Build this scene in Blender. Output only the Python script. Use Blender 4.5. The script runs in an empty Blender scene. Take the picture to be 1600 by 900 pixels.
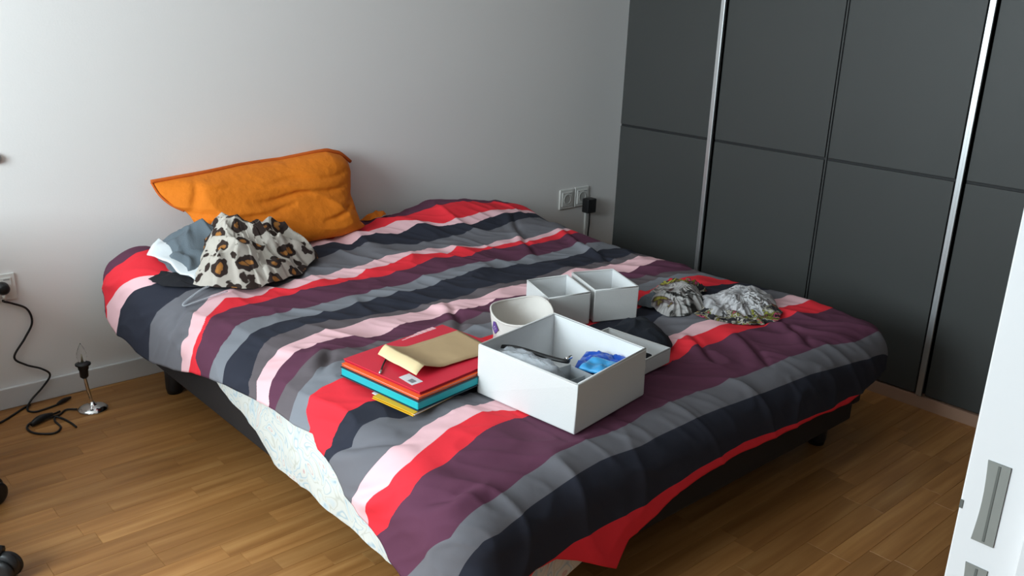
import bpy, bmesh, math, random
import numpy as np
from mathutils import Vector, Matrix, noise
random.seed(7)
sc = bpy.context.scene
COL = sc.collection

# ------------------------------------------------------------------ camera
CAM = Vector((-3.239, -3.2405, 1.4141)); YAW, PIT, ROL, FPX = .7416, .3126, .0384, 1404.64
fw = Vector((math.sin(YAW)*math.cos(PIT), math.cos(YAW)*math.cos(PIT), -math.sin(PIT)))
rt0 = Vector((math.cos(YAW), -math.sin(YAW), 0)); up0 = rt0.cross(fw)
rt = math.cos(ROL)*rt0 + math.sin(ROL)*up0; up = math.cos(ROL)*up0 - math.sin(ROL)*rt0
cd = bpy.data.cameras.new('camera'); cam = bpy.data.objects.new('camera', cd); COL.objects.link(cam)
cam.matrix_world = Matrix(((rt.x, up.x, -fw.x, CAM.x), (rt.y, up.y, -fw.y, CAM.y), (rt.z, up.z, -fw.z, CAM.z), (0, 0, 0, 1)))
cd.sensor_fit = 'HORIZONTAL'; cd.sensor_width = 36; cd.lens = FPX/1600*36; cd.clip_start = .02
sc.camera = cam

# ------------------------------------------------------------------ light
sc.view_settings.view_transform = 'Standard'; sc.view_settings.look = 'None'
sc.view_settings.gamma = 1; sc.view_settings.exposure = 0.0; sc.view_settings.use_curve_mapping = False
w = bpy.data.worlds.new('world'); sc.world = w; w.use_nodes = True
w.node_tree.nodes['Background'].inputs[0].default_value = (.80, .90, 1, 1)
w.node_tree.nodes['Background'].inputs[1].default_value = 1.0
WX, WY0, WY1, WZ0, WZ1 = -4.95, -2.20, -.65, .90, 2.30          # window in the left wall
ld = bpy.data.lights.new('window_daylight', 'AREA'); ld.shape = 'RECTANGLE'; ld.size = WZ1-WZ0-.1; ld.size_y = WY1-WY0-.1
ld.energy = 134; ld.color = (.80, .94, 1)
lo = bpy.data.objects.new('window_daylight', ld); COL.objects.link(lo)
lo.location = (WX+.03, (WY0+WY1)/2, (WZ0+WZ1)/2); lo.rotation_euler = (0, -math.pi/2, 0)

# ------------------------------------------------------------------ materials
def lin(c): return tuple((v/255/12.92 if v <= 10 else ((v/255+.055)/1.055)**2.4) for v in c)
def mat(name, col, rough=.6, metal=0, trans=0, bump=None, vary=0, vscale=6, sheen=0, spec=.5, ior=1.45):
    m = bpy.data.materials.new(name); m.use_nodes = True; nt = m.node_tree; b = nt.nodes['Principled BSDF']
    c = lin(col)+(1,)
    b.inputs['Base Color'].default_value = c; b.inputs['Roughness'].default_value = rough; b.inputs['Metallic'].default_value = metal
    b.inputs['Transmission Weight'].default_value = trans; b.inputs['IOR'].default_value = ior
    b.inputs['Specular IOR Level'].default_value = spec
    if sheen: b.inputs['Sheen Weight'].default_value = sheen
    tc = nt.nodes.new('ShaderNodeTexCoord')
    if vary:
        n = nt.nodes.new('ShaderNodeTexNoise'); n.inputs['Scale'].default_value = vscale; n.inputs['Detail'].default_value = 4
        nt.links.new(tc.outputs['Object'], n.inputs['Vector'])
        mx = nt.nodes.new('ShaderNodeMix'); mx.data_type = 'RGBA'
        mx.inputs['A'].default_value = tuple(v*(1-vary) for v in c[:3])+(1,); mx.inputs['B'].default_value = tuple(min(1, v*(1+vary)) for v in c[:3])+(1,)
        nt.links.new(n.outputs['Fac'], mx.inputs['Factor']); nt.links.new(mx.outputs['Result'], b.inputs['Base Color'])
    if bump:
        n = nt.nodes.new('ShaderNodeTexNoise'); n.inputs['Scale'].default_value = bump[0]; n.inputs['Detail'].default_value = 3
        nt.links.new(tc.outputs['Object'], n.inputs['Vector'])
        bp = nt.nodes.new('ShaderNodeBump'); bp.inputs['Strength'].default_value = bump[1]; bp.inputs['Distance'].default_value = bump[2] if len(bump) > 2 else .003
        nt.links.new(n.outputs['Fac'], bp.inputs['Height']); nt.links.new(bp.outputs['Normal'], b.inputs['Normal'])
    return m
M = dict(
 taupe=mat('taupe_wall_paint', (150, 146, 142), .9, vary=.03, vscale=2),  # mid-tone on the unseen front and hall walls, picked to weaken bounced light
 wall=mat('wall_paint', (236, 233, 231), .9, bump=(160, .08), vary=.02, vscale=1.5),
 ceil=mat('ceiling_paint', (225, 223, 220), .95, vary=.02),
 white=mat('white_gloss_paint', (206, 205, 206), .45, vary=.03),
 base=mat('baseboard_paint', (215, 214, 214), .5, vary=.03),
 plate=mat('socket_plastic', (225, 224, 220), .35, vary=.02),
 hole=mat('socket_well', (186, 184, 180), .5, vary=.02),
 black=mat('black_plastic', (24, 24, 26), .45, vary=.1),
 bedblk=mat('black_bed_fabric', (30, 27, 28), .75, bump=(300, .2), vary=.12),
 wdoor=mat('anthracite_laminate', (55, 57, 56), .5, bump=(400, .05), vary=.05, vscale=3),
 wdark=mat('wardrobe_dark_backing', (22, 23, 25), .6, vary=.05),  # dark door backing that shows between the panels
 alu=mat('brushed_aluminium', (205, 208, 210), .35, metal=.9, vary=.04),
 plinth=mat('plinth_laminate', (160, 128, 108), .5, vary=.12, vscale=9),
 chrome=mat('chrome', (225, 225, 225), .08, metal=1, vary=.01),
 strike=mat('steel_strike_plate', (128, 130, 126), .5, metal=.3, vary=.1, vscale=30),
 strikeg=mat('strike_slot', (84, 86, 82), .6, vary=.1),
 glass=mat('bulb_glass', (250, 250, 250), .03, trans=1, ior=1.16),
 brass=mat('filament_mount', (150, 140, 120), .3, metal=.8, vary=.05),
 orange=mat('orange_cotton', (222, 120, 16), .85, bump=(26, .45, .012), vary=.07, vscale=9),
 orangehem=mat('orange_hem', (196, 92, 24), .85, vary=.06),
 grey=mat('grey_jersey', (98, 108, 116), .9, bump=(220, .3), vary=.12, vscale=14),
 wcloth=mat('white_cotton', (232, 238, 242), .85, bump=(60, .2), vary=.03),
 bcloth=mat('black_cotton', (24, 24, 30), .9, bump=(60, .3), vary=.15),
 navy=mat('dark_navy_felt', (25, 29, 38), .95, bump=(200, .3), vary=.15, vscale=20),
 clear=mat('clear_plastic', (240, 244, 250), .1, trans=.72, ior=1.2),
 red=mat('red_card', (215, 40, 62), .5, bump=(200, .05), vary=.04),
 dred=mat('red_card_inner', (185, 28, 50), .55, vary=.04),
 orcard=mat('orange_card', (245, 100, 45), .5, vary=.04),
 teal=mat('turquoise_card', (25, 175, 185), .45, vary=.05),
 tealedge=mat('dark_folder_edge', (36, 60, 70), .5, vary=.05),
 yellow=mat('yellow_card', (225, 175, 35), .5, vary=.06),
 kraft=mat('kraft_paper', (186, 158, 120), .75, bump=(14, .3, .004), vary=.06, vscale=8),
 kraftl=mat('kraft_flap_inside', (230, 206, 160), .7, vary=.04),
 sticker=mat('white_sticker', (225, 222, 226), .4, vary=.02),
 barcode=mat('grey_barcode', (130, 128, 134), .5, vary=.1, vscale=200),
 palepink=mat('pale_print', (245, 195, 200), .5, vary=.05),
 boxw=mat('white_box_fabric', (210, 210, 209), .8, bump=(300, .12), vary=.015),
 boxi=mat('white_box_lining', (220, 221, 222), .85, bump=(300, .12), vary=.02),
 basket=mat('offwhite_canvas', (212, 206, 200), .85, bump=(40, .3, .004), vary=.04, vscale=12),
 purple=mat('purple_print', (98, 68, 140), .7, vary=.1),
 blue=mat('blue_foil', (28, 84, 190), .35, vary=.3, vscale=40),
 lblue=mat('light_blue_foil', (70, 165, 225), .35, vary=.2, vscale=40),
 milky=mat('milky_plastic', (205, 210, 214), .3, trans=.55, vary=.03),
 green=mat('dark_green_plastic', (22, 60, 44), .5, vary=.1),
 smudge=mat('grey_rubber', (168, 166, 164), .8, vary=.05),
)
def nodes(m): return m.node_tree, m.node_tree.nodes['Principled BSDF']
def ramp(nt, stops, interp='LINEAR'):
    r = nt.nodes.new('ShaderNodeValToRGB'); e = r.color_ramp; e.interpolation = interp
    e.elements[0].position = stops[0][0]; e.elements[0].color = lin(stops[0][1])+(1,)
    e.elements[1].position = stops[1][0]; e.elements[1].color = lin(stops[1][1])+(1,)
    for p, c in stops[2:]:
        x = e.elements.new(p); x.color = lin(c)+(1,)
    return r
# striped duvet cover: the print follows the cloth's own UV
RED, PINK, DARK, GRY, PUR, LGR, GBR = (232, 50, 62), (236, 190, 196), (45, 47, 58), (110, 109, 115), (94, 54, 74), (126, 128, 135), (100, 92, 96)
SEQ = [PUR, RED, PINK, DARK, GRY, PINK, RED, PUR, LGR, DARK, GBR, PINK, PUR, GBR, LGR, RED, DARK, GRY, PINK, RED, PUR, GRY, DARK, RED, RED]
m = mat('striped_duvet_cotton', (128, 128, 128), .9, bump=(30, .16, .006), spec=.25); M['duvet'] = m
nt, b = nodes(m); uvn = nt.nodes.new('ShaderNodeUVMap'); uvn.uv_map = 'UVMap'; sx = nt.nodes.new('ShaderNodeSeparateXYZ')
r = ramp(nt, [(i/25, c) for i, c in enumerate(SEQ)], 'CONSTANT')
nt.links.new(uvn.outputs[0], sx.inputs[0]); nt.links.new(sx.outputs['Y'], r.inputs[0]); nt.links.new(r.outputs[0], b.inputs['Base Color'])
# leopard print
m = mat('leopard_print_cotton', (214, 206, 196), .9, bump=(60, .25, .004)); M['leopard'] = m
nt, b = nodes(m); tc = nt.nodes.new('ShaderNodeTexCoord')
nz = nt.nodes.new('ShaderNodeTexNoise'); nz.inputs['Scale'].default_value = 26; nz.inputs['Detail'].default_value = 2
vm = nt.nodes.new('ShaderNodeVectorMath'); vm.operation = 'MULTIPLY_ADD'; vm.inputs[1].default_value = (.042, .042, .042)
nt.links.new(tc.outputs['Object'], nz.inputs['Vector']); nt.links.new(nz.outputs['Color'], vm.inputs[0]); nt.links.new(tc.outputs['Object'], vm.inputs[2])
vo = nt.nodes.new('ShaderNodeTexVoronoi'); vo.inputs['Scale'].default_value = 16; vo.inputs['Randomness'].default_value = .75
nt.links.new(vm.outputs[0], vo.inputs['Vector'])
r = ramp(nt, [(0, (186, 124, 50)), (.20, (150, 98, 50)), (.225, (44, 30, 27)), (.44, (50, 36, 31)), (.47, (192, 184, 174)), (1, (200, 192, 182))])
nt.links.new(vo.outputs['Distance'], r.inputs[0]); nt.links.new(r.outputs[0], b.inputs['Base Color'])
# floral fitted sheet
m = mat('floral_sheet_cotton', (232, 232, 226), .85, bump=(22, .3, .006)); M['floral'] = m
nt, b = nodes(m); tc = nt.nodes.new('ShaderNodeTexCoord')
nz = nt.nodes.new('ShaderNodeTexNoise'); nz.inputs['Scale'].default_value = 10; nz.inputs['Detail'].default_value = .8; nz.inputs['Distortion'].default_value = 1.8
nt.links.new(tc.outputs['Object'], nz.inputs['Vector'])
W_ = (212, 212, 206)
r = ramp(nt, [(0, W_), (.36, W_), (.375, (165, 185, 195)), (.40, W_), (.47, W_), (.485, (190, 190, 180)), (.50, W_), (.55, (200, 208, 210)), (.575, (160, 184, 196)), (.59, W_), (.66, W_), (.675, (200, 160, 158)), (.70, W_)])
nt.links.new(nz.outputs['Fac'], r.inputs[0]); nt.links.new(r.outputs[0], b.inputs['Base Color'])
# printed scarf
def printed(name, stops, scale):
    m = mat(name, (180, 180, 180), .9, bump=(70, .4, .004)); M[name] = m
    nt, b = nodes(m); tc = nt.nodes.new('ShaderNodeTexCoord')
    nz = nt.nodes.new('ShaderNodeTexNoise'); nz.inputs['Scale'].default_value = scale; nz.inputs['Detail'].default_value = 3; nz.inputs['Distortion'].default_value = 1.2
    nt.links.new(tc.outputs['Object'], nz.inputs['Vector']); r = ramp(nt, stops)
    nt.links.new(nz.outputs['Fac'], r.inputs[0]); nt.links.new(r.outputs[0], b.inputs['Base Color'])
G1 = (150, 148, 146)
printed('scarf_gathered', [(0, (30, 28, 28)), (.38, (40, 38, 36)), (.42, G1), (.52, (170, 166, 164)), (.55, G1), (.60, (60, 30, 36)), (.65, (140, 135, 50)), (.66, (170, 166, 70)), (.68, (60, 58, 56))], 11)
printed('scarf_spread', [(0, (40, 38, 40)), (.33, (50, 48, 50)), (.37, (180, 178, 180)), (.62, (190, 188, 190)), (.66, (110, 108, 112)), (.70, (180, 178, 180))], 17)
printed('scarf_border', [(0, (24, 24, 26)), (.44, (40, 38, 42)), (.48, (196, 190, 176)), (.52, (60, 58, 60)), (.57, (150, 150, 50)), (.60, (32, 32, 36)), (.64, (225, 90, 130)), (.67, (40, 38, 42))], 26)
# parquet strip: tone per plank, grain along x
m = mat('oak_parquet', (160, 110, 66), .42, spec=.4); M['oak'] = m
nt, b = nodes(m); tc = nt.nodes.new('ShaderNodeTexCoord'); oi = nt.nodes.new('ShaderNodeObjectInfo')
va = nt.nodes.new('ShaderNodeVectorMath'); va.operation = 'MULTIPLY_ADD'; va.inputs[1].default_value = (2.2, 34, 8)
cx = nt.nodes.new('ShaderNodeCombineXYZ'); mm = nt.nodes.new('ShaderNodeMath'); mm.operation = 'MULTIPLY'; mm.inputs[1].default_value = 60
nt.links.new(oi.outputs['Random'], mm.inputs[0]); nt.links.new(mm.outputs[0], cx.inputs[0]); nt.links.new(mm.outputs[0], cx.inputs[2])
nt.links.new(tc.outputs['Object'], va.inputs[0]); nt.links.new(cx.outputs[0], va.inputs[2])
nz = nt.nodes.new('ShaderNodeTexNoise'); nz.inputs['Scale'].default_value = 1; nz.inputs['Detail'].default_value = 5; nt.links.new(va.outputs[0], nz.inputs['Vector'])
r = ramp(nt, [(.25, (136, 90, 47)), (.5, (156, 108, 60)), (.75, (176, 129, 77))])
hs = nt.nodes.new('ShaderNodeHueSaturation'); mr = nt.nodes.new('ShaderNodeMapRange'); mr.inputs['To Min'].default_value = .86; mr.inputs['To Max'].default_value = 1.14
nt.links.new(oi.outputs['Random'], mr.inputs['Value']); nt.links.new(mr.outputs[0], hs.inputs['Value'])
nt.links.new(nz.outputs['Fac'], r.inputs[0]); nt.links.new(r.outputs[0], hs.inputs['Color']); nt.links.new(hs.outputs[0], b.inputs['Base Color'])

# ------------------------------------------------------------------ helpers
def tag(o, label=None, cat=None, group=None, kind=None):
    for k, v in (('label', label), ('category', cat), ('group', group), ('kind', kind)):
        if v: o[k] = v
    return o
def thing(name, loc, label, cat, group=None):
    o = bpy.data.objects.new(name, None); COL.objects.link(o); o.location = loc; o.empty_display_size = .05
    bpy.context.view_layer.update()
    return tag(o, label, cat, group)
def root_loc(o):
    v = Vector((0, 0, 0))
    while o: v += o.location; o = o.parent
    return v
def link(name, me, m, parent=None, smooth=False, bevel=0, solid=0, sub=0):
    if m: me.materials.append(m)
    o = bpy.data.objects.new(name, me); COL.objects.link(o)
    if smooth:
        for p in me.polygons: p.use_smooth = True
    if parent:
        o.parent = parent; me.transform(Matrix.Translation(-root_loc(parent)))
    else:                                         # origin at the thing's base
        vs = np.array([v.co for v in me.vertices]); c = Vector(((vs[:, 0].min()+vs[:, 0].max())/2, (vs[:, 1].min()+vs[:, 1].max())/2, vs[:, 2].min()))
        me.transform(Matrix.Translation(-c)); o.location = c
    if solid:
        md = o.modifiers.new('thickness', 'SOLIDIFY'); md.thickness = solid; md.offset = -1
    if bevel:
        md = o.modifiers.new('bevel', 'BEVEL'); md.width = bevel; md.segments = 2; md.limit_method = 'ANGLE'
    if sub:
        md = o.modifiers.new('sub', 'SUBSURF'); md.levels = sub; md.render_levels = sub
    return o
def pyd(name, v, f):
    me = bpy.data.meshes.new(name); me.from_pydata([tuple(map(float, q)) for q in v], [], [tuple(map(int, q)) for q in f]); me.update(); return me
HEXF = [(0, 3, 2, 1), (4, 5, 6, 7), (0, 1, 5, 4), (1, 2, 6, 5), (2, 3, 7, 6), (3, 0, 4, 7)]
def hexa(name, bot, top, m, parent=None, **k):     # eight corners, counter-clockwise from above
    return link(name, pyd(name, list(bot)+list(top), HEXF), m, parent, **k)
def box(name, x0, x1, y0, y1, z0, z1, m, parent=None, **k):
    c = [(x0, y0), (x1, y0), (x1, y1), (x0, y1)]
    return hexa(name, [(a, b_, z0) for a, b_ in c], [(a, b_, z1) for a, b_ in c], m, parent, **k)
def boxes(name, lst, m, parent=None, **k):
    v, f = [], []
    for x0, x1, y0, y1, z0, z1 in lst:
        n = len(v); c = [(x0, y0), (x1, y0), (x1, y1), (x0, y1)]
        v += [(a, b_, z0) for a, b_ in c]+[(a, b_, z1) for a, b_ in c]; f += [tuple(i+n for i in q) for q in HEXF]
    return link(name, pyd(name, v, f), m, parent, **k)
def struct(o): o['kind'] = 'structure'; return o
def catmull(P, n=8):
    P = [Vector(q) for q in P]; P = [2*P[0]-P[1]]+P+[2*P[-1]-P[-2]]; out = []
    for i in range(1, len(P)-2):
        a, b_, c, d = P[i-1:i+3]
        for k in range(n):
            t = k/n; out.append(.5*((2*b_)+(c-a)*t+(2*a-5*b_+4*c-d)*t*t+(3*b_-a-3*c+d)*t**3))
    return out+[P[-2]]
def tube(name, P, rad, m, parent=None, seg=8, smooth_path=True, n=8, flat=1.0):
    Q = catmull(P, n) if smooth_path else [Vector(q) for q in P]
    R_ = rad if callable(rad) else (lambda t: rad)
    v, f = [], []; nrm = None
    for i, q in enumerate(Q):
        t = (Q[min(i+1, len(Q)-1)]-Q[max(i-1, 0)]).normalized()
        if nrm is None: nrm = t.orthogonal().normalized()
        nrm = (nrm-t*nrm.dot(t)).normalized(); bn = t.cross(nrm); rr = R_(i/(len(Q)-1))
        for k in range(seg):
            a = 2*math.pi*k/seg; v.append(q+nrm*math.cos(a)*rr+bn*math.sin(a)*rr*flat)
    for i in range(len(Q)-1):
        for k in range(seg): f.append((i*seg+k, i*seg+(k+1) % seg, (i+1)*seg+(k+1) % seg, (i+1)*seg+k))
    f.append(tuple(range(seg))[::-1]); f.append(tuple((len(Q)-1)*seg+k for k in range(seg)))
    return link(name, pyd(name, v, f), m, parent, smooth=True)
def lathe(name, prof, c, m, parent=None, seg=32, axis=(0, 0, 1), smooth=True):
    ax = Vector(axis).normalized(); u = ax.orthogonal().normalized(); w_ = ax.cross(u); c = Vector(c); v, f = [], []
    for r_, h in prof:
        for k in range(seg):
            a = 2*math.pi*k/seg; v.append(c+ax*h+(u*math.cos(a)+w_*math.sin(a))*max(r_, 1e-5))
    for i in range(len(prof)-1):
        for k in range(seg): f.append((i*seg+k, i*seg+(k+1) % seg, (i+1)*seg+(k+1) % seg, (i+1)*seg+k))
    f.append(tuple(range(seg))[::-1]); f.append(tuple((len(prof)-1)*seg+k for k in range(seg)))
    return link(name, pyd(name, v, f), m, parent, smooth=smooth)
def grid_mesh(name, P):                            # P: (rows, cols, 3)
    n, k = P.shape[:2]; i = np.arange(n*k).reshape(n, k)
    F = np.stack([i[:-1, :-1], i[1:, :-1], i[1:, 1:], i[:-1, 1:]], -1).reshape(-1, 4)
    me = bpy.data.meshes.new(name); me.vertices.add(n*k); me.vertices.foreach_set('co', P.reshape(-1).astype('f'))
    me.loops.add(F.size); me.loops.foreach_set('vertex_index', F.reshape(-1).astype('i'))
    me.polygons.add(len(F)); me.polygons.foreach_set('loop_start', np.arange(0, F.size, 4, dtype='i'))
    me.update(calc_edges=True); return me
def fbm(x, y, z=0, oct_=3): return noise.fractal(Vector((x, y, z)), 1, 2, oct_)

# ------------------------------------------------------------------ the room
T = .15
YF, XL, XR, ZC = -3.0, -4.95, .72, 2.55
fl = struct(box('floor', XL-.1, XR+.1, -4.6, .1, -.1, -.014, M['oak']))
struct(box('ceiling', XL-.2, XR+.2, -4.6, .2, ZC, ZC+.1, M['ceil']))
struct(box('wall_back', XL-.2, XR+.2, 0, T, -.1, ZC, M['wall']))
struct(box('wall_right', XR, XR+T, -4.6, 0, -.1, ZC, M['wall']))
DX0, DX1, DZ = -3.42, -2.485, 2.08                  # doorway the photograph is taken through
struct(boxes('wall_front', [(XL, DX0, YF-T, YF, -.1, ZC), (DX1+.03, XR, YF-T, YF, -.1, ZC), (DX0, DX1+.03, YF-T, YF, DZ, ZC)], M['taupe']))
struct(boxes('wall_left', [(XL-T, XL, -4.6, WY0, -.1, ZC), (XL-T, XL, WY1, 0, -.1, ZC), (XL-T, XL, WY0, WY1, -.1, WZ0), (XL-T, XL, WY0, WY1, WZ1, ZC)], M['wall']))
struct(box('wall_hall', XL, XR, -4.7, -4.6, -.1, ZC, M['taupe']))
struct(box('baseboard_back', XL, XR, -.014, 0, 0, .0757, M['base'], bevel=.003))
struct(box('baseboard_left', XL, XL+.014, YF, -.014, 0, .0757, M['base'], bevel=.003))
wn = struct(boxes('window_1', [(XL-.1, XL-.04, WY0, WY1, WZ0, WZ0+.06), (XL-.1, XL-.04, WY0, WY1, WZ1-.06, WZ1), (XL-.1, XL-.04, WY0, WY0+.06, WZ0+.06, WZ1-.06), (XL-.1, XL-.04, WY1-.06, WY1, WZ0+.06, WZ1-.06), (XL-.1, XL-.04, (WY0+WY1)/2-.04, (WY0+WY1)/2+.04, WZ0+.06, WZ1-.06)], M['white']))
box('window_sill', XL-.04, XL+.10, WY0-.05, WY1+.05, WZ0-.03, WZ0, M['white'], wn)
for a, b_ in ((WY0+.06, (WY0+WY1)/2-.04), ((WY0+WY1)/2+.04, WY1-.06)):
    box('pane', XL-.075, XL-.069, a, b_, WZ0+.06, WZ1-.06, M['glass'], wn)

# parquet strips, one object each where they show, the rest joined
PX = []
for row, y0 in enumerate(np.arange(-3.0, -.001, .066)):
    x = XL-random.random()*.4
    while x < XR:
        L = random.choice((.32, .40, .48, .56)); PX.append((max(x, XL), min(x+L, XR), y0, min(y0+.066, 0))); x += L
plank_mesh = {}
def in_view(x, y):
    d = Vector((x, y, 0))-CAM; z = d.dot(fw)
    if z < .2: return False
    px, py = 800+FPX*d.dot(rt)/z, 450-FPX*d.dot(up)/z
    if not (-60 < px < 1640 and -40 < py < 960): return False
    return not (-2.0 < x < -.5 and -1.85 < y) and x < .02
rest = []
def plank_me(L, w_):
    e = .0007; z0, z1 = -.014, 0
    o_ = [(0, 0), (L, 0), (L, w_), (0, w_)]; i_ = [(e, e), (L-e, e), (L-e, w_-e), (e, w_-e)]
    v = [(a, b_, z0) for a, b_ in o_]+[(a, b_, z1-.0012) for a, b_ in o_]+[(a, b_, z1) for a, b_ in i_]
    f = [(0, 1, 5, 4), (1, 2, 6, 5), (2, 3, 7, 6), (3, 0, 4, 7), (4, 5, 9, 8), (5, 6, 10, 9), (6, 7, 11, 10), (7, 4, 8, 11), (8, 9, 10, 11)]
    return v, f
npl = 0
for x0, x1, y0, y1 in PX:
    L, w_ = x1-x0, y1-y0
    if L < .01 or w_ < .01: continue
    vis = any(in_view(x0+L*q, (y0+y1)/2) for q in (0, .5, 1)) and npl < 298
    if vis:
        k = (round(L, 3), round(w_, 3))
        if k not in plank_mesh:
            me = pyd('plank', *plank_me(L, w_)); me.materials.append(M['oak']); plank_mesh[k] = me
        o = bpy.data.objects.new('plank', plank_mesh[k]); COL.objects.link(o); o.location = Vector((x0, y0, 0))-fl.location; o.parent = fl; npl += 1
    else: rest.append((x0, y0, L, w_))
v, f = [], []
for x0, y0, L, w_ in rest:
    a, b_ = plank_me(L, w_); n = len(v); v += [(p[0]+x0, p[1]+y0, p[2]) for p in a]; f += [tuple(i+n for i in q) for q in b_]
o = link('planks', pyd('planks', v, f), M['oak'], fl); o['kind'] = 'stuff'
print('planks', npl, len(rest))
struct(box('trim_hall', XL, XR, -4.6, YF, -.02, 0, M['oak']))

# door jamb the camera looks past, with its strike plate
jm = struct(boxes('door_1', [(DX1, DX1+.03, YF-T, YF, 0, DZ), (DX0-.03, DX0, YF-T, YF, 0, DZ), (DX0-.03, DX1+.03, YF-T, YF, DZ, DZ+.03)], M['white'], bevel=.0015))
box('door_stop', DX1-.012, DX1, YF-T, YF-.056, 0, DZ, M['white'], jm, bevel=.001)
def strike(z0, z1):
    v, f = [], []; n = 8                            # plate with a scooped room-side edge
    for i in range(n+1):
        t = i/n; z = z0+(z1-z0)*t; a = YF-.0150-.0022*math.sin(math.pi*t)*(1 if t > .1 else .5); bb = YF-.0333
        v += [(DX1-.0012, a, z), (DX1-.0012, bb, z), (DX1+.001, a, z), (DX1+.001, bb, z)]
    for i in range(n):
        k = i*4; f += [(k, k+1, k+5, k+4), (k+1, k+3, k+7, k+5), (k+3, k+2, k+6, k+7), (k+2, k, k+4, k+6)]
    f += [(0, 2, 3, 1), (n*4, n*4+1, n*4+3, n*4+2)]
    p_ = link('strike_plate', pyd('strike_plate', v, f), M['strike'], jm)
    box('strike_slot', DX1-.0016, DX1-.0011, YF-.0258, YF-.0238, z0+.002, z1-.002, M['strikeg'], p_)
strike(.9855, 1.0612); strike(.893, .9622)
box('paint_chip', DX1-.0006, DX1, YF-.003, YF-.0003, 1.009, 1.017, M['strikeg'], jm)

# ------------------------------------------------------------------ sliding-door wardrobe
WY = -.411; ZG = .862
wd = thing('sliding_wardrobe', (.3, -1.7, 0), 'anthracite grey sliding-door wardrobe with silver upright handle strips along the right side', 'wardrobe')
boxes('carcass', [(.035, .60, -2.99, -2.97, 0, 2.46), (.035, .60, WY-.02, WY, 0, 2.46), (.58, .60, -2.97, WY-.02, 0, 2.46), (.035, .58, -2.97, WY-.02, 2.44, 2.46), (.035, .58, -2.97, WY-.02, 0, .048)], M['wdoor'], wd)
box('plinth', -.004, .034, -2.99, WY, 0, .046, M['plinth'], wd)
def door(y0, y1, split, x, handle):
    d = box('door', x+.007, x+.022, y1, y0, .05, 2.44, M['wdark'], wd)
    ys = [(y0, split+.007), (split-.007, y1)] if split else [(y0, y1)]
    for a, b_ in ys:
        for z0, z1 in ((.052, ZG-.005), (ZG+.005, 2.438)):
            box('panel', x, x+.009, b_+.001, a-.001, z0, z1, M['wdoor'], d, bevel=.0015)
    if split: box('joint_bar', x+.001, x+.009, split-.0025, split+.0025, .052, 2.438, M['wdoor'], d)
    if handle:
        boxes('handle_strip', [(x-.014, x+.010, y0+.012, y0+.028, .05, 2.44), (x-.018, x-.008, y0+.006, y0+.016, .05, 2.44)], M['alu'], d, bevel=.001)
door(WY-.002, -.924, None, .004, False)
door(-.953, -1.972, -1.478, 0, True)
door(-2.008, -2.985, -2.50, .004, True)

# ------------------------------------------------------------------ sockets, leads and lamp at the back wall
def socket(x, z, s, label, group=None):
    t = thing('wall_socket', (x, 0, z), label, 'socket', group)
    box('cover_plate', x-s/2, x+s/2, -.009, 0, z-s/2, z+s/2, M['plate'], t, bevel=.003)
    box('insert', x-s*.36, x+s*.36, -.0125, -.008, z-s*.36, z+s*.36, M['plate'], t, bevel=.0015)
    lathe('well', [(.0, .0006), (s*.20, .0006), (s*.22, .0026), (s*.25, .0026), (s*.25, -.0006)], (x, -.0125, z), M['hole'], t, 20, axis=(0, -1, 0), smooth=False)
    box('pictogram', x-s*.3, x-s*.22, -.0132, -.012, z+s*.27, z+s*.31, M['smudge'], t)
    box('label_strip', x+s*.1, x+s*.3, -.0132, -.012, z+s*.27, z+s*.31, M['smudge'], t)
    return t
socket(-2.583, .432, .092, 'square white wall socket at far left holding a black round plug')
socket(.088, .418, .104, 'empty white wall socket, left one of the pair beside the wardrobe')
socket(.200, .420, .104, 'white wall socket with the black adapter plugged in, right one of the pair')
t = thing('plug_lead', (-2.578, -.03, .0), 'thin black mains lead hanging down the wall from the far left socket', 'cable')
lathe('plug', [(.0, .0), (.019, .0), (.021, .012), (.019, .03), (.012, .036), (0, .037)], (-2.582, -.012, .435), M['black'], t, 20, axis=(0, -1, 0))
tube('plug_collar', [(-2.582, -.036, .425), (-2.583, -.037, .40)], .006, M['plate'], t, smooth_path=False)
cab = [(-2.583, -.037, .402), (-2.585, -.025, .39), (-2.557, -.014, .374), (-2.515, -.012, .345), (-2.505, -.012, .294), (-2.534, -.012, .242), (-2.575, -.018, .185), (-2.544, -.02, .15), (-2.498, -.026, .125), (-2.474, -.026, .095), (-2.504, -.026, .055), (-2.545, -.03, .02), (-2.568, -.066, .004), (-2.552, -.098, .004), (-2.51, -.093, .004), (-2.475, -.085, .005)]
tube('cord', cab, .0036, M['black'], t)
tube('connector', [(-2.478, -.087, .007), (-2.455, -.074, .009), (-2.425, -.058, .008)], lambda q: .004+.004*math.sin(math.pi*q), M['black'], t)
o = tube('floor_cable', [(-2.95, -.30, .004), (-2.80, -.19, .004), (-2.665, -.116, .004), (-2.617, -.08, .004), (-2.575, -.045, .004), (-2.55, -.03, .004)], .0038, M['black'])
tag(o, 'black cable running along the floor by the baseboard to the left edge', 'cable')
t = thing('table_lamp', (-2.39, -.185, 0), 'small chrome table lamp without shade standing on the floor by the bed', 'lamp')
lathe('base', [(0, 0), (.049, 0), (.050, .003), (.047, .008), (.036, .014), (.02, .019), (.009, .022), (.0065, .03)], (-2.391, -.187, 0), M['chrome'], t, 40)
tube('stem', [(-2.391, -.187, .02), (-2.398, -.181, .07), (-2.404, -.176, .125)], .0058, M['chrome'], t)
lathe('bulb_holder', [(.008, 0), (.0135, .006), (.0145, .03), (.017, .034), (.017, .046), (.025, .049), (.025, .054), (.017, .057), (.014, .06)], (-2.404, -.176, .118), M['black'], t, 24)
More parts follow.
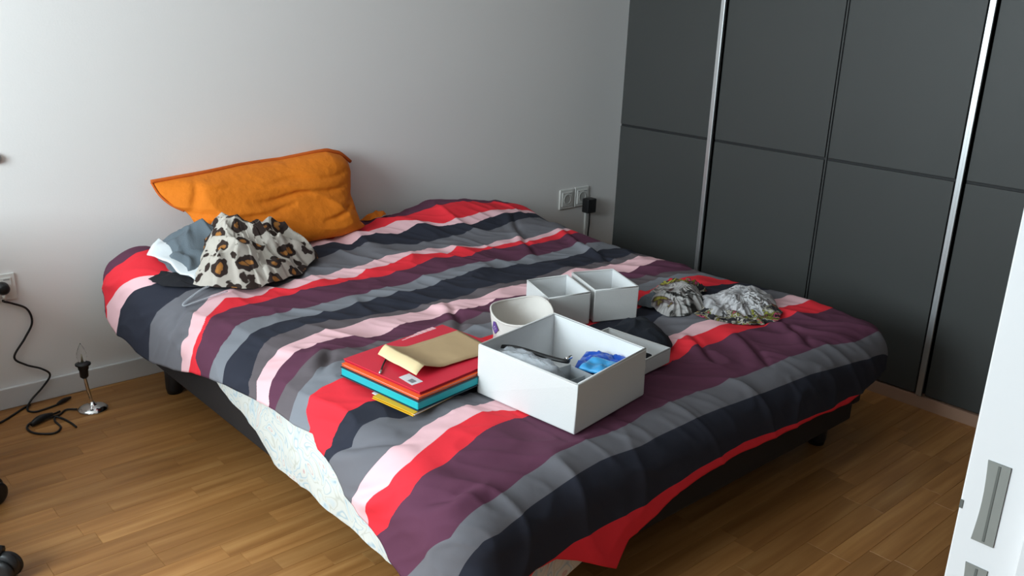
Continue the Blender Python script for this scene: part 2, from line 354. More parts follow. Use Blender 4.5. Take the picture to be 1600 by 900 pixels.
bl = lathe('bulb', [(.009, 0), (.0135, .008), (.0165, .02), (.0155, .034), (.010, .05), (.0045, .063), (.0005, .070)], (-2.405, -.1755, .176), M['glass'], t, 24)
lathe('filament_stem', [(.004, 0), (.003, .012), (.001, .03)], (-2.405, -.1755, .177), M['brass'], bl, 10)
lathe('bulb_socket_ring', [(.012, 0), (.013, .003), (.0, .004)], (-2.405, -.1755, .175), M['black'], t, 20)
cordp = [(-2.437, -.165, .006), (-2.467, -.146, .005), (-2.498, -.172, .004), (-2.536, -.183, .009), (-2.58, -.182, .009), (-2.607, -.208, .005), (-2.598, -.262, .004), (-2.552, -.300, .004), (-2.521, -.272, .004), (-2.522, -.213, .004), (-2.512, -.19, .008), (-2.495, -.214, .005), (-2.484, -.262, .004), (-2.481, -.299, .004)]
tube('cord', cordp, .0036, M['black'], t)
sw = tube('inline_switch', [(-2.592, -.206, .010), (-2.56, -.186, .014), (-2.516, -.168, .011)], lambda q: .007+.006*math.sin(math.pi*q), M['black'], t)
tube('cord_end', [(-2.516, -.168, .010), (-2.500, -.158, .008), (-2.488, -.148, .006)], .004, M['black'], t)
t = thing('power_adapter', (.21, 0, .42), 'black power adapter with a lead plugged into the socket by the wardrobe', 'adapter')
box('body', .198, .262, -.062, -.014, .335, .412, M['black'], t, bevel=.006)
tube('lead', [(.235, -.04, .337), (.238, -.038, .27), (.243, -.03, .20), (.262, -.03, .165), (.285, -.03, .13), (.30, -.02, .05)], .0035, M['black'], t)
o = box('cable_duct', .236, .258, -.012, 0, .0757, .372, M['plate'], bevel=.002)
tag(o, 'narrow white upright cable duct below the sockets by the wardrobe', 'cable duct')
o = lathe('door_bumper', [(0, .018), (.012, .017), (.017, .010), (.015, .003), (.008, 0)], (-2.545, 0, .862), M['smudge'], None, 20, axis=(0, -1, 0))
tag(o, 'small round grey bumper on the white wall at the left edge', 'bumper')
# unseen table added to shade the wall and floor at left; office chair
dk = thing('shading_desk', (-3.9, -.34, 0), 'unseen table added in the back left corner to shade the wall and floor', 'shading_desk')
box('tabletop', -4.75, -3.02, -.68, -.02, .71, .745, M['white'], dk, bevel=.004)
box('side_panel', -3.06, -3.03, -.66, -.03, 0, .71, M['white'], dk)
box('side_panel', -4.74, -4.71, -.66, -.03, 0, .71, M['white'], dk)
CXc, CYc = -3.115, -.79                               # office chair, all but one castor left of the frame
t = thing('office_chair', (CXc, CYc, 0), 'black office chair of which only one castor shows at the lower left corner', 'chair')
for k in range(5):
    a = math.radians(-45+72*k); u = Vector((math.cos(a), math.sin(a), 0)); c = Vector((CXc, CYc, 0))+u*.345
    tube('base_arm', [Vector((CXc, CYc, .10)), Vector((CXc, CYc, .095))+u*.18, c+Vector((0, 0, .082))], lambda q: .022-.007*q, M['black'], t)
    cw = lathe('castor', [(0, -.012), (.030, -.012), (.037, -.006), (.037, .006), (.030, .012), (0, .012)], c+Vector((0, 0, .043)), M['black'], t, 24, axis=(u.y, -u.x, 0))
    for d_ in (-.020, .020):
        lathe('wheel', [(0, -.008), (.022, -.008), (.033, -.005), (.034, 0), (.033, .005), (.022, .008), (0, .008)], c+Vector((u.y, -u.x, 0))*d_+Vector((0, 0, .034)), M['black'], cw, 24, axis=(u.y, -u.x, 0))
lathe('column', [(0, .09), (.05, .09), (.05, .14), (.028, .15), (.028, .42), (.06, .43), (0, .43)], (CXc, CYc, 0), M['black'], t, 24)
box('seat', CXc-.26, CXc+.22, CYc-.24, CYc+.24, .43, .52, M['green'], t, bevel=.035)
box('backrest', CXc-.24, CXc+.20, CYc-.30, CYc-.23, .62, 1.02, M['green'], t, bevel=.03)
box('back_bar', CXc-.05, CXc+.01, CYc-.27, CYc-.235, .45, .70, M['black'], t, bevel=.01)

# ------------------------------------------------------------------ bed
bed = thing('bed', (-1.3, -1.0, 0), 'low double bed with black upholstered frame and pale floral fitted sheet', 'bed')
FX0, FX1, FY0, FY1, FZ0, FZ1 = -2.215, -.50, -.06, -2.0, .168, .30
box('side_rail', FX0, FX0+.05, FY1, FY0, FZ0, FZ1, M['bedblk'], bed, bevel=.008)
box('side_rail', FX1-.05, FX1, FY1, FY0, FZ0, FZ1, M['bedblk'], bed, bevel=.008)
box('head_rail', FX0+.05, FX1-.05, FY0-.05, FY0, FZ0, FZ1, M['bedblk'], bed, bevel=.008)
box('foot_rail', FX0+.05, FX1-.05, FY1, FY1+.05, FZ0-.05, FZ1, M['bedblk'], bed, bevel=.008)
box('base_board', FX0+.05, FX1-.05, FY1+.05, FY0-.05, FZ0+.02, FZ1-.02, M['bedblk'], bed)
for x, y in ((-2.115, -.215), (-.57, -.215), (-2.10, -1.90), (-.575, -1.905), (-1.34, -1.05)):
    lathe('leg', [(0, 0), (.026, 0), (.030, .02), (.032, FZ0+.03), (0, FZ0+.03)], (x, y, 0), M['black'], bed, 20)
mt = box('mattress', -2.17, -.52, -1.985, -.06, .27, .405, M['floral'], bed, bevel=.03)
# loose skirt of the fitted sheet, hanging out below the duvet towards the foot
def skirt(path, ztop_, zb, seed, rows=14):
    P = np.zeros((rows, len(path), 3))
    for j, (x, y) in enumerate(path):
        for i in range(rows):
            t = i/(rows-1); z = ztop_*(1-t)+zb[j]*t
            k = .008*fbm(x*9+seed, y*9, z*5)*(.3+t)
            P[i, j] = (x+k-.006*math.sin(t*3.1), y+k*.6, z)
    return P
pth, zb = [], []
for y in np.arange(-.74, -1.96, -.02):
    pth.append((-2.226, y)); zb.append(float(np.interp(-y, [.74, .83, .96, 1.10, 1.21, 1.7, 1.96], [.33, .305, .265, .235, .168, .164, .15])))
for a in np.linspace(0, math.pi/2, 7): pth.append((-2.166-.060*math.cos(a), -1.96-.060*math.sin(a))); zb.append(.142)
for x in np.arange(-2.12, -1.70, .02): pth.append((x, -2.02)); zb.append(float(np.interp(x, [-2.12, -1.95, -1.86, -1.70], [.13, .115, .15, .27])))
link('sheet_skirt', grid_mesh('sheet_skirt', skirt(pth, .37, zb, 3)), M['floral'], bed, smooth=True)

# ------------------------------------------------------------------ duvet: a cloth laid over the mattress and wrapped over its edges
RR = .12; CX0, CX1, CY0, CY1 = -2.27+RR, -.40-RR, -.02-RR, -2.06+RR
GX = np.array([-2.3, -1.75, -1.2, -.85, -.5]); GY = np.array([0, .1, .25, .5, .8, 1.2, 1.6, 1.95])
GZ = np.array([[.53, .49, .49, .52, .47], [.55, .50, .50, .55, .50], [.535, .50, .505, .56, .515], [.47, .475, .47, .485, .47], [.45, .455, .455, .455, .45], [.445, .45, .45, .45, .455], [.435, .44, .445, .455, .465], [.42, .43, .435, .44, .45]])
def ztop(x, y):
    x = np.clip(x, GX[0], GX[-1]); y = np.clip(-y, GY[0], GY[-1])
    i = np.clip(np.searchsorted(GX, x)-1, 0, len(GX)-2); j = np.clip(np.searchsorted(GY, y)-1, 0, len(GY)-2)
    u = (x-GX[i])/(GX[i+1]-GX[i]); v_ = (y-GY[j])/(GY[j+1]-GY[j]); u = u*u*(3-2*u); v_ = v_*v_*(3-2*v_)
    return (GZ[j, i]*(1-u)+GZ[j, i+1]*u)*(1-v_)+(GZ[j+1, i]*(1-u)+GZ[j+1, i+1]*u)*v_
# folds: (x, y, height) of the ridges and dips on the top of the cloth
W = np.array([[-2.155,-0.151,0.0058],[-2.099,-0.121,-0.0065],[-1.129,-0.118,0.0054],[-1.041,-0.181,-0.0025],[-0.905,-0.218,-0.0004],[-0.81,-0.245,-0.004],[-0.623,-0.202,0.0022],[-2.189,-0.354,0.0027],[-1.635,-0.285,-0.0128],[-1.55,-0.251,-0.0012],[-1.477,-0.276,-0.009],[-1.403,-0.216,0.0124],[-1.31,-0.267,-0.0019],[-1.174,-0.212,0.0206],[-1.133,-0.205,0.022],[-1.079,-0.298,-0.0029],[-1.047,-0.311,-0.0056],[-1.0,-0.368,-0.0218],[-0.853,-0.36,-0.0122],[-0.742,-0.343,-0.0022],[-0.588,-0.326,0.0081],[-2.162,-0.394,0.0013],[-1.632,-0.323,-0.0026],[-1.537,-0.325,-0.0027],[-1.441,-0.357,-0.012],[-1.351,-0.306,0.0075],[-1.288,-0.312,0.0073],[-1.213,-0.332,0.0029],[-1.095,-0.305,0.0152],[-0.988,-0.384,-0.0071],[-0.894,-0.411,-0.0134],[-0.749,-0.381,-0.0018],[-0.588,-0.357,0.0048],[-2.189,-0.509,0.0026],[-2.151,-0.488,0.0059],[-1.792,-0.518,-0.022],[-1.676,-0.428,-0.0007],[-1.628,-0.422,0.0009],[-1.543,-0.399,0.0088],[-1.48,-0.405,0.0069],[-1.4,-0.373,0.0184],[-1.275,-0.418,0.0047],[-1.198,-0.447,-0.0039],[-1.136,-0.449,-0.0035],[-0.978,-0.456,-0.0039],[-0.911,-0.444,0.0003],[-0.855,-0.477,-0.0102],[-0.737,-0.454,-0.0038],[-0.647,-0.422,0.0041],[-0.547,-0.41,0.0041],[-2.178,-0.635,-0.0102],[-2.098,-0.566,0.0132],[-2.033,-0.554,0.0144],[-1.914,-0.602,-0.0102],[-1.806,-0.591,-0.0098],[-1.692,-0.584,-0.0103],[-1.561,-0.563,-0.0048],[-1.511,-0.556,-0.0028],[-1.375,-0.494,0.0185],[-1.279,-0.541,0.0025],[-1.191,-0.493,0.0199],[-1.09,-0.556,0.0005],[-0.997,-0.618,-0.0178],[-0.906,-0.59,-0.0049],[-0.766,-0.623,-0.009],[-0.615,-0.593,0.0094],[-2.137,-0.665,-0.0063],[-2.077,-0.609,0.0142],[-2.023,-0.639,-0.0001],[-1.966,-0.641,-0.0029],[-1.926,-0.615,0.0062],[-1.837,-0.647,-0.0092],[-1.72,-0.63,-0.0053],[-1.616,-0.65,-0.0149],[-1.517,-0.607,0.0],[-1.454,-0.609,-0.0014],[-1.354,-0.564,0.0141],[-1.293,-0.561,0.0148],[-1.186,-0.609,-0.0019],[-1.099,-0.568,0.0127],[-1.01,-0.634,-0.0088],[-0.921,-0.635,-0.0076],[-0.798,-0.658,-0.0125],[-0.573,-0.616,0.0078],[-2.159,-0.714,-0.0056],[-2.095,-0.679,0.0066],[-2.038,-0.682,0.0034],[-1.957,-0.683,0.0005],[-1.903,-0.682,-0.0005],[-1.82,-0.68,-0.0016],[-1.726,-0.686,-0.0056],[-1.634,-0.661,0.0029],[-1.524,-0.688,-0.0085],[-1.402,-0.671,-0.0027],[-1.239,-0.615,0.0168],[-1.106,-0.671,-0.0029],[-1.018,-0.643,0.0068],[-0.846,-0.682,-0.0059],[-0.783,-0.692,-0.009],[-0.623,-0.667,-0.0004],[-0.552,-0.65,0.0051],[-2.208,-0.891,-0.0083],[-2.121,-0.829,0.0098],[-2.01,-0.814,0.0063],[-1.922,-0.816,-0.0009],[-1.799,-0.8,-0.001],[-1.673,-0.817,-0.0127],[-1.589,-0.784,-0.0016],[-1.494,-0.789,-0.0053],[-1.364,-0.754,0.0067],[-1.241,-0.735,0.013],[-1.09,-0.755,0.0059],[-0.98,-0.794,-0.0074],[-0.903,-0.772,0.0007],[-0.847,-0.798,-0.008],[-0.734,-0.78,-0.0014],[-0.564,-0.764,0.0037],[-2.19,-0.947,-0.0093],[-2.092,-0.883,0.0121],[-2.001,-0.886,0.0043],[-1.85,-0.884,-0.0041],[-1.729,-0.865,-0.002],[-1.624,-0.859,-0.0038],[-1.456,-0.85,-0.0049],[-1.357,-0.83,0.0011],[-1.199,-0.796,0.0124],[-1.072,-0.834,-0.0008],[-0.95,-0.845,-0.0028],[-0.815,-0.862,-0.0049],[-0.63,-0.863,0.0025],[-2.183,-1.039,-0.022],[-2.102,-0.97,0.0092],[-2.036,-0.951,0.0173],[-1.935,-0.959,0.0132],[-1.862,-0.978,0.0046],[-1.821,-1.009,-0.0091],[-1.718,-0.998,-0.0041],[-1.601,-1.011,-0.0093],[-1.488,-1.013,-0.0097],[-1.301,-0.98,0.0042],[-1.157,-0.99,0.0006],[-0.991,-0.983,0.0034],[-0.87,-0.976,0.0059],[-0.658,-1.006,-0.0048],[-2.184,-1.11,-0.016],[-2.081,-1.033,0.0112],[-1.97,-1.018,0.0106],[-1.926,-1.025,0.0053],[-1.867,-1.034,-0.001],[-1.825,-1.026,0.0014],[-1.747,-1.025,0.0005],[-1.677,-1.032,-0.0031],[-1.623,-1.04,-0.0064],[-1.532,-1.037,-0.0045],[-1.374,-1.042,-0.0041],[-1.195,-1.042,-0.001],[-1.158,-1.042,-0.0004],[-0.905,-1.011,0.0124],[-0.657,-1.049,-0.0055],[-2.175,-1.172,-0.015],[-2.085,-1.106,0.0117],[-2.007,-1.083,0.0186],[-1.936,-1.099,0.0085],[-1.909,-1.125,-0.0044],[-1.851,-1.142,-0.0137],[-1.794,-1.132,-0.0098],[-1.69,-1.106,0.0012],[-1.594,-1.123,-0.0061],[-1.47,-1.115,-0.0015],[-1.332,-1.096,0.0081],[-1.282,-1.106,0.0048],[-0.75,-1.144,-0.0037],[-0.689,-1.141,-0.0027],[-0.547,-1.12,0.0032],[-2.185,-1.253,-0.022],[-2.101,-1.191,0.0048],[-2.05,-1.155,0.0206],[-1.987,-1.163,0.0148],[-1.914,-1.183,0.0032],[-1.845,-1.193,-0.0031],[-1.766,-1.194,-0.005],[-1.714,-1.204,-0.0104],[-1.618,-1.184,-0.0024],[-1.532,-1.182,-0.0021],[-1.446,-1.178,-0.0006],[-0.791,-1.19,0.0084],[-0.698,-1.234,-0.0031],[-0.622,-1.223,0.0049],[-0.555,-1.267,-0.0065],[-2.153,-1.288,-0.0127],[-2.096,-1.234,0.0156],[-1.685,-1.27,-0.0064],[-1.5,-1.241,0.0031],[-0.79,-1.259,-0.0007],[-0.597,-1.277,0.0031],[-0.537,-1.305,-0.0024],[-2.2,-1.36,-0.011],[-2.16,-1.343,0.0005],[-2.092,-1.322,0.014],[-1.631,-1.337,-0.0015],[-1.58,-1.335,-0.0028],[-0.808,-1.325,-0.0067],[-0.723,-1.306,0.0052],[-0.604,-1.314,0.0119],[-0.549,-1.34,0.0083],[-0.535,-1.419,-0.0183],[-2.176,-1.506,-0.0089],[-2.108,-1.487,0.0077],[-2.083,-1.499,0.0026],[-1.023,-1.444,-0.0068],[-0.942,-1.436,-0.0047],[-0.807,-1.391,0.0136],[-0.678,-1.437,0.0009],[-0.561,-1.474,-0.0044],[-2.185,-1.573,-0.0065],[-2.132,-1.562,0.011],[-2.095,-1.599,-0.0041],[-1.114,-1.556,-0.005],[-1.037,-1.532,0.0025],[-0.978,-1.529,0.0025],[-0.575,-1.597,-0.0005],[-2.209,-1.707,-0.0005],[-2.133,-1.7,-0.0057],[-2.073,-1.669,0.0067],[-1.987,-1.657,0.0064],[-1.859,-1.67,-0.0083],[-1.081,-1.658,0.0024],[-0.99,-1.652,0.0071],[-0.875,-1.702,-0.0112],[-0.631,-1.673,0.0043],[-0.558,-1.689,-0.0015],[-2.189,-1.776,-0.0065],[-2.137,-1.76,-0.0019],[-2.035,-1.72,0.0129],[-1.964,-1.712,0.012],[-1.878,-1.724,-0.0005],[-1.85,-1.753,-0.0186],[-1.193,-1.714,-0.003],[-1.085,-1.693,0.0084],[-0.969,-1.713,0.0024],[-0.894,-1.722,0.0007],[-0.794,-1.754,-0.0094],[-0.71,-1.738,-0.0001],[-0.586,-1.739,0.0036],[-0.542,-1.754,-0.0007],[-2.2,-1.843,-0.0023],[-2.124,-1.834,-0.0064],[-2.056,-1.81,0.0013],[-1.987,-1.789,0.0076],[-1.911,-1.78,0.0068],[-1.844,-1.79,-0.0033],[-1.284,-1.79,-0.0108],[-1.147,-1.766,0.0031],[-1.003,-1.778,0.0012],[-0.862,-1.79,0.0003],[-0.726,-1.79,0.0047],[-0.625,-1.798,0.0047],[-0.565,-1.834,-0.0072],[-2.108,-1.991,-0.0024],[-2.02,-1.973,0.0022],[-1.891,-1.958,0.0036],[-1.817,-1.959,-0.0002],[-1.683,-1.965,-0.0072],[-1.6,-1.946,0.0027],[-1.385,-1.948,0.0018],[-1.154,-1.96,-0.0005],[-0.95,-1.969,-0.0001],[-0.783,-1.977,0.0001]])
def folds(X, Y):
    num = np.zeros_like(X); den = np.full_like(X, .25)
    for s, t, v_ in W:
        g = np.exp(-((X-s)/.045)**2-((Y-t)/.07)**2); num += g*v_; den += g
    return num/den
def drape(X, Y):
    qx = np.clip(X, CX0, CX1); qy = np.clip(Y, CY1, CY0); vx, vy = X-qx, Y-qy; d = np.hypot(vx, vy)+1e-9; nx, ny = vx/d, vy/d
    L = RR*np.pi/2; th = np.minimum(d, L)/RR; e = np.maximum(d-L, 0); h = RR*np.sin(th)+.08*e; dr = RR*(1-np.cos(th))+.995*e
    return np.stack([qx+nx*h, qy+ny*h, np.maximum(ztop(qx, qy)-dr+folds(X, Y), .025)], -1)
def bedz(x, y): return float(drape(np.array([float(x)]), np.array([float(y)]))[0, 2])
HEML = [(-2.374,-0.062),(-2.41,-0.046),(-2.457,-0.149),(-2.479,-0.233),(-2.468,-0.361),(-2.443,-0.483),(-2.409,-0.621),(-2.363,-0.749),(-2.336,-0.884),(-2.316,-0.98),(-2.299,-1.129),(-2.288,-1.242),(-2.287,-1.341),(-2.274,-1.422),(-2.296,-1.458),(-2.31,-1.52),(-2.328,-1.553),(-2.359,-1.589),(-2.381,-1.646),(-2.388,-1.697),(-2.399,-1.743),(-2.423,-1.774),(-2.464,-1.809)]
HEMF = [(-2.059,-2.185),(-1.993,-2.189),(-1.926,-2.222),(-1.796,-2.3),(-1.751,-2.242),(-1.644,-2.213),(-1.558,-2.184),(-1.465,-2.175),(-1.296,-2.166),(-1.218,-2.172),(-1.024,-2.176),(-0.864,-2.182),(-0.709,-2.195),(-0.624,-2.179),(-0.559,-2.17)]
hl = np.array([(-2.36, 0), (-2.40, -.06)]+HEML[2:-1]+[(-2.45, -1.85), (-2.46, -2.3)]); hf = np.array([(-2.6, -2.27), (-2.25, -2.25), (-2.09, -2.215)]+[(x_, y_-.012) for x_, y_ in HEMF]+[(-.50, -2.165), (-.42, -2.14), (-.3, -2.05), (-.1, -1.95)])
CREASE = [[(-2.282,-1.518),(-2.23,-1.624),(-2.167,-1.697),(-2.123,-1.737)],[(-2.345,-1.652),(-2.294,-1.733),(-2.242,-1.793)],[(-2.32,-0.606),(-2.268,-0.619),(-2.222,-0.612),(-2.184,-0.616)],[(-2.325,-0.669),(-2.275,-0.689),(-2.242,-0.716)],[(-2.266,-1.862),(-2.202,-1.933),(-2.109,-1.948)],[(-0.535,-0.602),(-0.597,-0.814),(-0.689,-1.037)],[(-0.629,-0.373),(-0.792,-0.644),(-0.871,-0.815)],[(-1.493,-1.025),(-1.572,-1.19),(-1.641,-1.276)],[(-2.022,-1.177),(-2.082,-1.243),(-2.128,-1.288)],[(-1.06,-1.692),(-1.127,-1.79),(-1.182,-1.888)],[(-0.945,-1.777),(-0.998,-1.882),(-1.067,-1.984)],[(-0.729,-1.799),(-0.77,-1.894),(-0.838,-1.982)]]
PRESS = [((-1.68, -1.74), .175, .20, .430), ((-1.90, -1.50), .20, .17, .447), ((-1.215, -1.365), .20, .14, .446), ((-1.40, -1.695), .11, .125, .436), ((-1.527, -1.425), .085, .085, .446)]
NA, NB = 340, 360
aa = np.linspace(0, 1, NA); bb = np.linspace(0, 1, NB); A_, B_ = np.meshgrid(aa, bb)
TH = .012
Y0 = TH+(-2.2-TH)*B_
Xs = np.interp(-Y0, -hl[:, 1], hl[:, 0]); Xs = Xs+(-.235-Xs)*A_
Ys = TH+(np.interp(Xs, hf[:, 0], hf[:, 1])-TH)*B_
P = drape(Xs, Ys)
# fine rumples along the cloth normal
du = np.gradient(P, axis=1); dv = np.gradient(P, axis=0); N = np.cross(dv, du); N /= np.linalg.norm(N, axis=-1, keepdims=True)+1e-9
def vnoise(fx, fy, sd, skew=0):
    o = np.zeros((NB, NA))
    for i in range(0, NB):
        for j in range(0, NA):
            o[i, j] = noise.noise(Vector(((Xs[i, j]+skew*Ys[i, j])*fx, Ys[i, j]*fy, sd)))
    return o
n1 = vnoise(5.5, 3.2, 2.1, .45); n2 = vnoise(14, 8, 8.4, .7); n3 = vnoise(9, 9, 5.0)
rid = (1-np.abs(n1)*2.6).clip(0, 1)**3; rid2 = (1-np.abs(n2)*2.4).clip(0, 1)**2
edge = np.clip((np.minimum(A_, 1-A_))*14, 0, 1)*np.clip((1-B_)*12, .25, 1)
amp = (.010*rid+.0035*rid2+.004*n3)*(.45+.55*edge)
amp -= amp.mean()+.002
# single long creases pressed into the cotton
for ln in CREASE:
    dm = np.full(Xs.shape, 9.); sg = np.zeros(Xs.shape)
    for (x0, y0), (x1, y1) in zip(ln[:-1], ln[1:]):
        l2 = (x1-x0)**2+(y1-y0)**2; t_ = np.clip(((Xs-x0)*(x1-x0)+(Ys-y0)*(y1-y0))/l2, 0, 1)
        d_ = np.hypot(Xs-x0-t_*(x1-x0), Ys-y0-t_*(y1-y0)); c_ = (Xs-x0)*(y1-y0)-(Ys-y0)*(x1-x0)
        sg = np.where(d_ < dm, np.sign(c_), sg); dm = np.minimum(dm, d_)
    p0, p1 = ln[0], ln[-1]; q_ = ((Xs-p0[0])*(p1[0]-p0[0])+(Ys-p0[1])*(p1[1]-p0[1]))/((p1[0]-p0[0])**2+(p1[1]-p0[1])**2)
    tp = np.sin(np.pi*np.clip(q_, 0, 1))**.7; sd = dm*sg; amp += tp*( -.010*np.exp(-(sd/.013)**2)+.011*np.exp(-((sd-.03)/.022)**2))
P = P+N*np.abs(1)*amp[..., None]
P[..., 0] -= .028*np.exp(-((Ys+.12)/.28)**2)*np.clip((-2.13-Xs)/.12, 0, 1)
